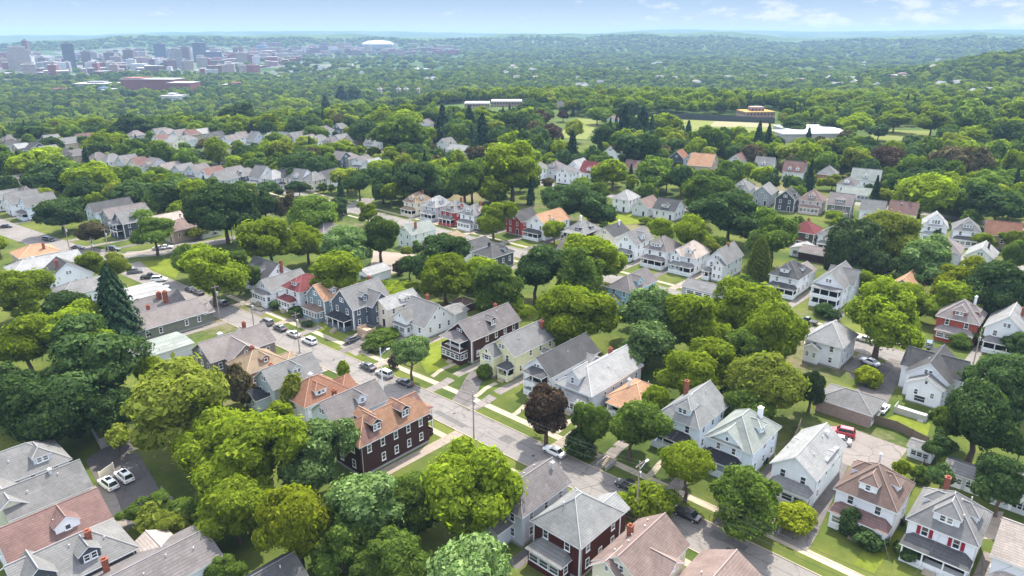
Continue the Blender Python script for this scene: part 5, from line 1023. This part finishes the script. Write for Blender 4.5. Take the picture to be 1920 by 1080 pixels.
for px,w in((713,9),(748,9),(762,9),(785,6)): onground('pale concrete apartment block beyond the far grass field',px,184,w,17,12,'beige',FLATR,'apartment_block','building')['group']='apartment blocks beyond the far field'
for px,py,lab in((798,78,'white roofed hall on the wooded ridge'),(906,74,'white roofed building farther along the wooded ridge'),(1210,98,'pale low buildings in the wooded valley'),(1410,95,'pinkish quarry side buildings on the far slope'),(1500,150,'pale low building in the valley woods'),(1690,142,'brown apartment rows on the wooded slope'),(1235,115,'white row below the small wooded hill')):
    onground(lab,px,py+8,36,9,30,'white' if 'white' in lab else 'pinkish',WROOF if 'white' in lab else FLATR,'low_block','building')
# stadium with an air-supported roof
d=4450; a=(707-960)/1405.; x,y=d*a/math.sqrt(1+a*a),d/math.sqrt(1+a*a); z=hz(x,y)
T=thing('stadium','large stadium with white ribbed dome roof on the city edge','stadium',(x,y,z+8)); m=MB(); n=36; rx,ry,hh=92,66,24
ring=lambda q,zz:[(rx*q*math.cos(2*math.pi*k/n),ry*q*math.sin(2*math.pi*k/n),zz) for k in range(n)]
vs=ring(1,0)+ring(1,hh); m.add(vs,[(k,(k+1)%n,n+(k+1)%n,n+k) for k in range(n)]); m.build('stand_wall',[facade('lgrey',FC['lgrey'])],T)
m=MB(); lv=[(1.02,hh),(1.0,hh+6),(.85,hh+14),(.6,hh+20),(.3,hh+23),(.02,hh+24)]; vs=[]
for q,zz in lv: vs+=ring(q,zz)
m.add(vs,[(j*n+k,j*n+(k+1)%n,(j+1)*n+(k+1)%n,(j+1)*n+k) for j in range(5) for k in range(n)]); m.build('dome_roof',[rough_mat('roofing','dome',(.62,.62,.6),.05)],T)
rbm=MB()
for k in range(0,n,3):
    for j in range(4): 
        p=Vector(vs[j*n+k]);q=Vector(vs[(j+1)*n+k]); rbm.tube(p+Vector((0,0,.6)),q+Vector((0,0,.6)),1.3,1.3,4,cap=False)
rbm.build('roof_cable',[flat('cable_grey',(.35,.35,.36))],T); TREES.append((x,y,130))
# pale houses sprinkled through the valley
for i in range(52):
    px=rb.uniform(500,1930); py=rb.uniform(112,165) if px>900 else rb.uniform(118,150)
    x,y=at(px,py,6)
    if math.hypot(x,y)<900 or y>4200: continue
    T=thing('valley_house','pale little house among the valley trees','house',(x,y,hz(x,y)+2),rb.uniform(0,3),'pale houses among the valley trees'); w,l=rb.uniform(9,15),rb.uniform(12,24)
    wall_mb(w,l,7.5,.6,'g','g',0).build('wall',[siding(rb.choice(['white','lgray','white','cream']))],T); r,_=roof_mb(w,l,7.5,.6,'g','g',.3,.3); r.build('roof',[shingle(rb.choice(['gray','lgray','pale','pgray','beige'])),TRIM],T); TREES.append((x,y,8))
# ------------------------------------------------------------------ trees: hand placed, then filled in
CLEAR=[(1195,1455,216,243),(1465,1570,240,256),(1395,1455,205,226),(1620,1750,240,264),(692,792,176,198),(820,990,185,202),(1035,1128,220,262),(200,372,150,186)]
HPX=[(*pixel(hx,hy,6.),hr,math.hypot(hx,hy),pixel(hx,hy,1.5)[1]) for hx,hy,_,hr in HOUSES]+[(*pixel(o.location.x,o.location.y,1.6),3.5,math.hypot(o.location.x,o.location.y),pixel(o.location.x,o.location.y,.3)[1]) for o in COL.objects if o.get('category') in('car','suv','truck')]
def hides(x,y,r,ht):
    px,py,_=pixel(x,y,0); _,pt,zc=pixel(x,y,ht); k=F/zc; d=math.hypot(x,y)
    for x0,x1,y0,y1 in CLEAR:
        if x0-r*k<px<x1+r*k and py>y0 and pt<y1+1: return True
    for hx,hy,hzc,hr,hd,hlo in HPX:
        if d<hd+4 and abs(px-hx)<(r+hr*.55)*k and pt<(hy+2.5*k if d>330 else hlo) and py>hy: return True
    return False
for ent in TREE_TXT.replace('\n',';').split(';'):
    q=ent.split(',')
    if len(q)<5 or float(q[2])<1: continue
    cx,cy,w,h=map(float,q[:4]); x,y,rw,hc,ht=from_pixels(cx,cy,w,h,q[4],float(q[5]) if len(q)>5 else None); d=math.hypot(x,y)
    for hx,hy,_,hr in HOUSES:
        g=math.hypot(hx-x,hy-y); need=hr*1.05+rw*.72
        if g<need:
            f=1+(min(4.5,need-g)/d)*(1 if d>math.hypot(hx,hy) else -1); x*=f; y*=f; rw*=.93; hc*=.96; ht*=.96; d*=f
    if d>300 and q[4] not in 'bc' and hides(x,y,rw*.7,ht*.9): rw*=.8; hc*=.72; ht*=.72
    add_tree(x,y,rw,hc,ht,q[4],0 if d<330 else 1)
cells={}
def blocked(x,y,r,k=.62):
    for hx,hy,_,hr in HOUSES:
        if abs(hx-x)<22 and abs(hy-y)<22 and math.hypot(hx-x,hy-y)<hr+r*.55: return True
    for tx,ty,tr in TREES:
        if abs(tx-x)<tr+r and abs(ty-y)<tr+r and math.hypot(tx-x,ty-y)<(tr+r)*k: return True
    for fx,fy in FIELDS:
        if math.hypot(fx-x,fy-y)<24: return True
    s,t=ST(x,y)
    if abs(t-180)<7.5 or abs(t-283)<6.5 or (abs(t-346)<6 and s>-330): return True
    c=float(curb(s))
    return c-11<t<c+5
fill=[]
rf=random.Random(21)
y=150.
while y<1020:
    st_=8.6 if y<500 else 9.6; x=-.98*y
    while x<.98*y:
        X,Y=x+rf.uniform(-3.4,3.4),y+rf.uniform(-3.4,3.4); px,py,_=pixel(X,Y,8)
        d=math.hypot(X,Y); s,t=ST(X,Y)
        off=px<-30 or px>1950
        if -420<px<2400 and (d>300 or off) and not(d<345 and rf.random()<.55):
            c=rf.choices('ygdowbu',(.25,.33,.26,.09,.008,.04,.02))[0]
            if py<200 and px>900: c=rf.choices('ygdob',(.5,.3,.1,.06,.04))[0]
            r=rf.uniform(3.4,6.6) if c!='b' else rf.uniform(2.2,3.2)
            front=any(abs(hx-X)<16 and abs(hy-(Y+9))<13 for hx,hy,_,_ in HOUSES)
            if front: r*=.5
            if not blocked(X,Y,r) and not hides(X,Y,r,r*2.3): 
                fill.append((d,X,Y,r,c)); TREES.append((X,Y,r))
        x+=st_
    y+=st_
for _ in range(1500):
    s,t=rf.uniform(-330,20),rf.choice([rf.uniform(120,158),rf.uniform(28,60),rf.uniform(214,256)]); X,Y=W(s,t); r=rf.uniform(1.4,3.4); px,py,_=pixel(X,Y,2)
    if -20<px<1940 and py<1080 and math.hypot(X,Y)<305 and not blocked(X,Y,r,.8) and not hides(X,Y,r,r*2.2) and sum(1 for q in fill if q[0]<305)<70:
        fill.append((math.hypot(X,Y),X,Y,r,rf.choices('ygdo',(.3,.35,.25,.1))[0])); TREES.append((X,Y,r))
fill.sort(); NIND=100; NOFF=sum(1 for q in fill[:260] if not -30<pixel(q[1],q[2],5)[0]<1950)
WOOD_PTS=[]
for i,(d,X,Y,r,c) in enumerate(fill):
    hc=r*rf.uniform(.8,1.15) if c!='b' else r*2.5; ht=hc*2+(hc*.45 if c!='b' else .6)
    if i<NIND+NOFF and -30<pixel(X,Y,5)[0]<1950 and c!='b': add_tree(X,Y,r,hc,ht,c,1)
    else: WOOD_PTS.append((X,Y,r,hc,ht,c))
# labels from the nearest house that a viewer could name
def short(lab,n=9):
    for w in(' by the ',' beside ',' behind ',' among ',' under ',' next to ',' between ',' above ',' in the ',' beyond ',' at the ',' deep ',' half ',' cut ',' cut off ',' showing ',' just ',' near ',' first ',' second ',' before '):
        k=lab.find(w)
        if k>12: lab=lab[:k]
    q=lab.split()[:n]
    while q[-1] in('and','with','a','two','first','deep','in','showing','side','of','the','grey','dark','wide','large','front','no','windows','cluster','corner','far') and len(q)>3: q.pop()
    return ' '.join(q)
sh={}
for hx,hy,lab,hr in HOUSES: sh.setdefault(short(lab,8),[]).append((hx,hy,hr))
LM=[(v[0][0],v[0][1],v[0][2],k) for k,v in sh.items() if len(v)==1 and len(k.split())>3]
used=set()
def tree_label(x,y,r,ht,col):
    size='small' if ht<7 else 'tall' if ht>15 else 'broad' if r>6.5 else 'rounded' if r>4.2 else 'slender'
    near=sorted(LM,key=lambda q:math.hypot(q[0]-x,q[1]-y))[:7]; d0=math.hypot(x,y)
    if math.hypot(near[0][0]-x,near[0][1]-y)<45:
        for q in near:
            dd=d0-math.hypot(q[0],q[1]); g=math.hypot(q[0]-x,q[1]-y)
            if g>62: break
            rel='behind' if dd>5 else 'in front of' if dd<-5 else 'beside'
            for lab in (f'{KN[col]} tree {rel} the {q[3]}',f'{size} {KN[col]} tree {rel} the {q[3]}'):
                if lab not in used: used.add(lab); return lab,None
        q=near[0]; rel='near'
        lab=f'{size} {KN[col]} tree {rel} the {q[3]}'; used.add(lab); return lab,'trees near the '+q[3]
    px,py,_=pixel(x,y,8); zone='around the sports field' if px>1040 else 'among the pines and school roofs' if px>640 else 'between the far grey house rows'
    return f'{size} {KN[col]} tree {zone}',f'{size} {KN[col]} trees {zone}'
rt=random.Random(3); LODSRC={}
for (x,y,rw,hc,ht,col,lod) in TB:
    lab,grp=tree_label(x,y,rw,ht,col)
    nm='pine_tree' if col=='p' else 'spruce_tree' if col=='b' else 'cedar_tree' if col=='c' else 'copper_beech_tree' if col=='m' else 'deciduous_tree'
    T=thing(nm,lab,'tree',(x,y,hz(x,y)),0,grp)
    if col in 'bc': v=('spruce' if col=='b' else 'cedar',rt.choice([41,42]))
    else:
        v=rt.choice(VARS+VARS[9:] if rw<6.5 else VARS[:6]+VARS[9:]*2)
        if col=='p': v=rt.choice(VARS[5:9])
        if hc>rw*1.35: v=rt.choice(VARS[7:9]+VARS[:2]+VARS[12:13]*2)
    cr=put('crown',crown(*v,lod,col),T,(0,0,ht-hc),(rt.uniform(-.12,.12) if col not in'bc' else 0,rt.uniform(-.12,.12) if col not in'bc' else 0,rt.uniform(0,6.28)),(rw*1.1,rw*rt.uniform(.95,1.2),hc))
    if lod==1: LODSRC.setdefault((col,v),cr)
    tr=put('trunk',TRC if col in'bc' else rt.choice(TR),T,(0,0,0),(0,0,rt.uniform(0,6.28)),None); th=(ht-hc)*(1.3 if col not in'bc' else 1.6); q=max(3.,min(th,ht*.72)); tr.scale=(q*(1+.03*rw),q*(1+.03*rw),q)
# the woods beyond: one mass
src={}
for (c,v),o in LODSRC.items(): src.setdefault(c,[]).append(o)
allsrc=[]; sidx={}
for c in src:
    sidx[c]=[]
    for o in src[c][:3]: sidx[c].append(len(allsrc)); allsrc.append(o)
pts=[];sc=[];ix=[]
rw_=random.Random(99)
for X,Y,r,hc,ht,c in WOOD_PTS:
    if c not in sidx: c='g'
    pts.append((X,Y,hz(X,Y)+ht-hc)); sc.append((r*1.12,r*1.12,hc*1.05)); ix.append(rw_.choice(sidx[c]))
def rnd_far(d0,d1,n,r0,r1,flatk,dens):
    for _ in range(n):
        d=math.sqrt(rw_.uniform(d0*d0,d1*d1)); a=rw_.uniform(-45,45); X,Y=d*math.sin(rad(a)),d*math.cos(rad(a)); px=960+1405*X/Y
        if not -380<px<2350: continue
        if 2250<d<4700 and px<870-max(0,(d-4200))*.02 and rw_.random()<(.93 if px<520 else .68): continue
        if 1150<d<2250 and px<420 and rw_.random()<.35: continue
        if 1400<d<1700 and 205<px<372 and rw_.random()<.55: continue
        if any(abs(tx-X)<tr+4 and abs(ty-Y)<tr+8 and tr>9 for tx,ty,tr in TREES): continue
        r=rw_.uniform(r0,r1); hc=r*flatk; c=rw_.choices('ygdos',(.20,.38,.28,.08,.06))[0]
        if c not in sidx: c='g'
        pts.append((X,Y,hz(X,Y)+hc*.75)); sc.append((r,r,hc)); ix.append(rw_.choice(sidx[c]))
rnd_far(1000,2300,17500,4.5,8.5,.95,1)
rnd_far(2300,5200,18000,8,14,.62,1)
me=bpy.data.meshes.new('distant_woodland'); me.from_pydata(pts,[],[])
at1=me.attributes.new('tree_scale','FLOAT_VECTOR','POINT'); at1.data.foreach_set('vector',np.array(sc,np.float32).ravel())
at2=me.attributes.new('tree_kind','INT','POINT'); at2.data.foreach_set('value',np.array(ix,np.int32))
at3=me.attributes.new('tree_turn','FLOAT_VECTOR','POINT'); at3.data.foreach_set('vector',np.array([(0,0,rw_.uniform(0,6.28)) for _ in pts],np.float32).ravel())
wood=tag(put('distant_woodland',me),kind='stuff')
ng=bpy.data.node_groups.new('woodland_scatter','GeometryNodeTree'); ng.interface.new_socket('Geometry',in_out='INPUT',socket_type='NodeSocketGeometry'); ng.interface.new_socket('Geometry',in_out='OUTPUT',socket_type='NodeSocketGeometry')
gi=ng.nodes.new('NodeGroupInput'); go=ng.nodes.new('NodeGroupOutput'); g2i=ng.nodes.new('GeometryNodeGeometryToInstance'); iop=ng.nodes.new('GeometryNodeInstanceOnPoints')
for o in reversed(allsrc):
    n=ng.nodes.new('GeometryNodeObjectInfo'); n.transform_space='ORIGINAL'; n.inputs['Object'].default_value=o; n.inputs['As Instance'].default_value=False; ng.links.new(n.outputs['Geometry'],g2i.inputs[0])
def attr(nm,tp):
    n=ng.nodes.new('GeometryNodeInputNamedAttribute'); n.data_type=tp; n.inputs['Name'].default_value=nm; return n.outputs['Attribute']
ng.links.new(gi.outputs[0],iop.inputs['Points']); ng.links.new(g2i.outputs[0],iop.inputs['Instance']); iop.inputs['Pick Instance'].default_value=True
ng.links.new(attr('tree_kind','INT'),iop.inputs['Instance Index']); ng.links.new(attr('tree_scale','FLOAT_VECTOR'),iop.inputs['Scale']); ng.links.new(attr('tree_turn','FLOAT_VECTOR'),iop.inputs['Rotation']); ng.links.new(iop.outputs[0],go.inputs[0])
md=wood.modifiers.new('scatter','NODES'); md.node_group=ng
# ------------------------------------------------------------------ air, sky, sun
hb=MB(); hb.box(-9700,9700,-60,11050,-75,150)
m,nt,ns,out=newmat('haze_air'); v=N(nt,'ShaderNodeVolumePrincipled'); v.inputs['Density'].default_value=HAZE; v.inputs['Color'].default_value=(.40,.60,.84,1); v.inputs['Anisotropy'].default_value=.0; L(nt,v.outputs[0],out.inputs['Volume'])
tag(hb.build('haze',[m]),kind='stuff')
w=bpy.data.worlds.new('World'); S.world=w; w.use_nodes=True; nt=w.node_tree; bg=nt.nodes['Background']
AZ,EL=rad(22),rad(56)
sky=nt.nodes.new('ShaderNodeTexSky'); sky.sky_type='NISHITA'; sky.sun_disc=False; sky.sun_elevation=EL; sky.sun_rotation=AZ; sky.air_density=1.; sky.dust_density=.3; sky.ozone_density=2.
tc=nt.nodes.new('ShaderNodeTexCoord').outputs['Generated']; sx=N(nt,'ShaderNodeSeparateXYZ'); L(nt,tc,sx.inputs[0]); X,Y,Z=sx.outputs
cz=N(nt,'ShaderNodeCombineXYZ'); L(nt,X,cz.inputs[0]); L(nt,Y,cz.inputs[1]); L(nt,math_(nt,'ADD',math_(nt,'MULTIPLY',Z,1.8),.42),cz.inputs[2])
nm=nt.nodes.new('ShaderNodeVectorMath'); nm.operation='NORMALIZE'; L(nt,cz.outputs[0],nm.inputs[0]); L(nt,nm.outputs[0],sky.inputs[0])
cv=N(nt,'ShaderNodeCombineXYZ'); az=math_(nt,'ARCTAN2',X,Y); L(nt,math_(nt,'MULTIPLY',az,20.),cv.inputs[0]); L(nt,math_(nt,'MULTIPLY',Z,52.),cv.inputs[1]); cv.inputs[2].default_value=3.7
cn=noise(nt,cv.outputs[0],1.25,6,.58)
band=math_(nt,'MULTIPLY',ramp(nt,Z,-.002,.012),ramp(nt,Z,.055,.028)); side=ramp(nt,az,.02,.45,.0,1.)
cover=math_(nt,'MULTIPLY',ramp(nt,math_(nt,'ADD',cn,math_(nt,'MULTIPLY',side,.17)),.61,.80),band)
hs=N(nt,'ShaderNodeHueSaturation'); L(nt,sky.outputs[0],hs.inputs['Color']); L(nt,ramp(nt,Z,.08,.4,1.0,.36),hs.inputs['Saturation']); L(nt,ramp(nt,Z,.1,.5,1.1,2.1),hs.inputs['Value'])  # upper sky out of view paled and brightened, added to fill the shade
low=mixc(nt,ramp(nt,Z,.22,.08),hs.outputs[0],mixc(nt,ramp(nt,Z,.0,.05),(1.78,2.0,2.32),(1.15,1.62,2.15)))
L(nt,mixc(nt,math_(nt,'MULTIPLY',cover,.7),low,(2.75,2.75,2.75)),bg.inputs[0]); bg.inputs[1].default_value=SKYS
sd=bpy.data.lights.new('sun','SUN'); sd.energy=SUNS; sd.angle=rad(.53); sd.color=(1,.95,.86); so=bpy.data.objects.new('sun',sd); COL.objects.link(so)
so.rotation_euler=Vector((math.sin(AZ)*math.cos(EL),math.cos(AZ)*math.cos(EL),math.sin(EL))).to_track_quat('Z','Y').to_euler()
S.view_settings.view_transform='Standard'; S.view_settings.look='None'; S.view_settings.exposure=EXPO; S.view_settings.gamma=1
S.render.engine='CYCLES'; c=S.cycles; c.use_denoising=True
try: c.denoiser='OPENIMAGEDENOISE'; c.denoising_input_passes='RGB_ALBEDO_NORMAL'
except Exception: pass
c.max_bounces=5; c.diffuse_bounces=3; c.glossy_bounces=2; c.transmission_bounces=2; c.volume_bounces=0; c.transparent_max_bounces=4; c.sample_clamp_indirect=6
c.use_adaptive_sampling=True; c.adaptive_threshold=.008
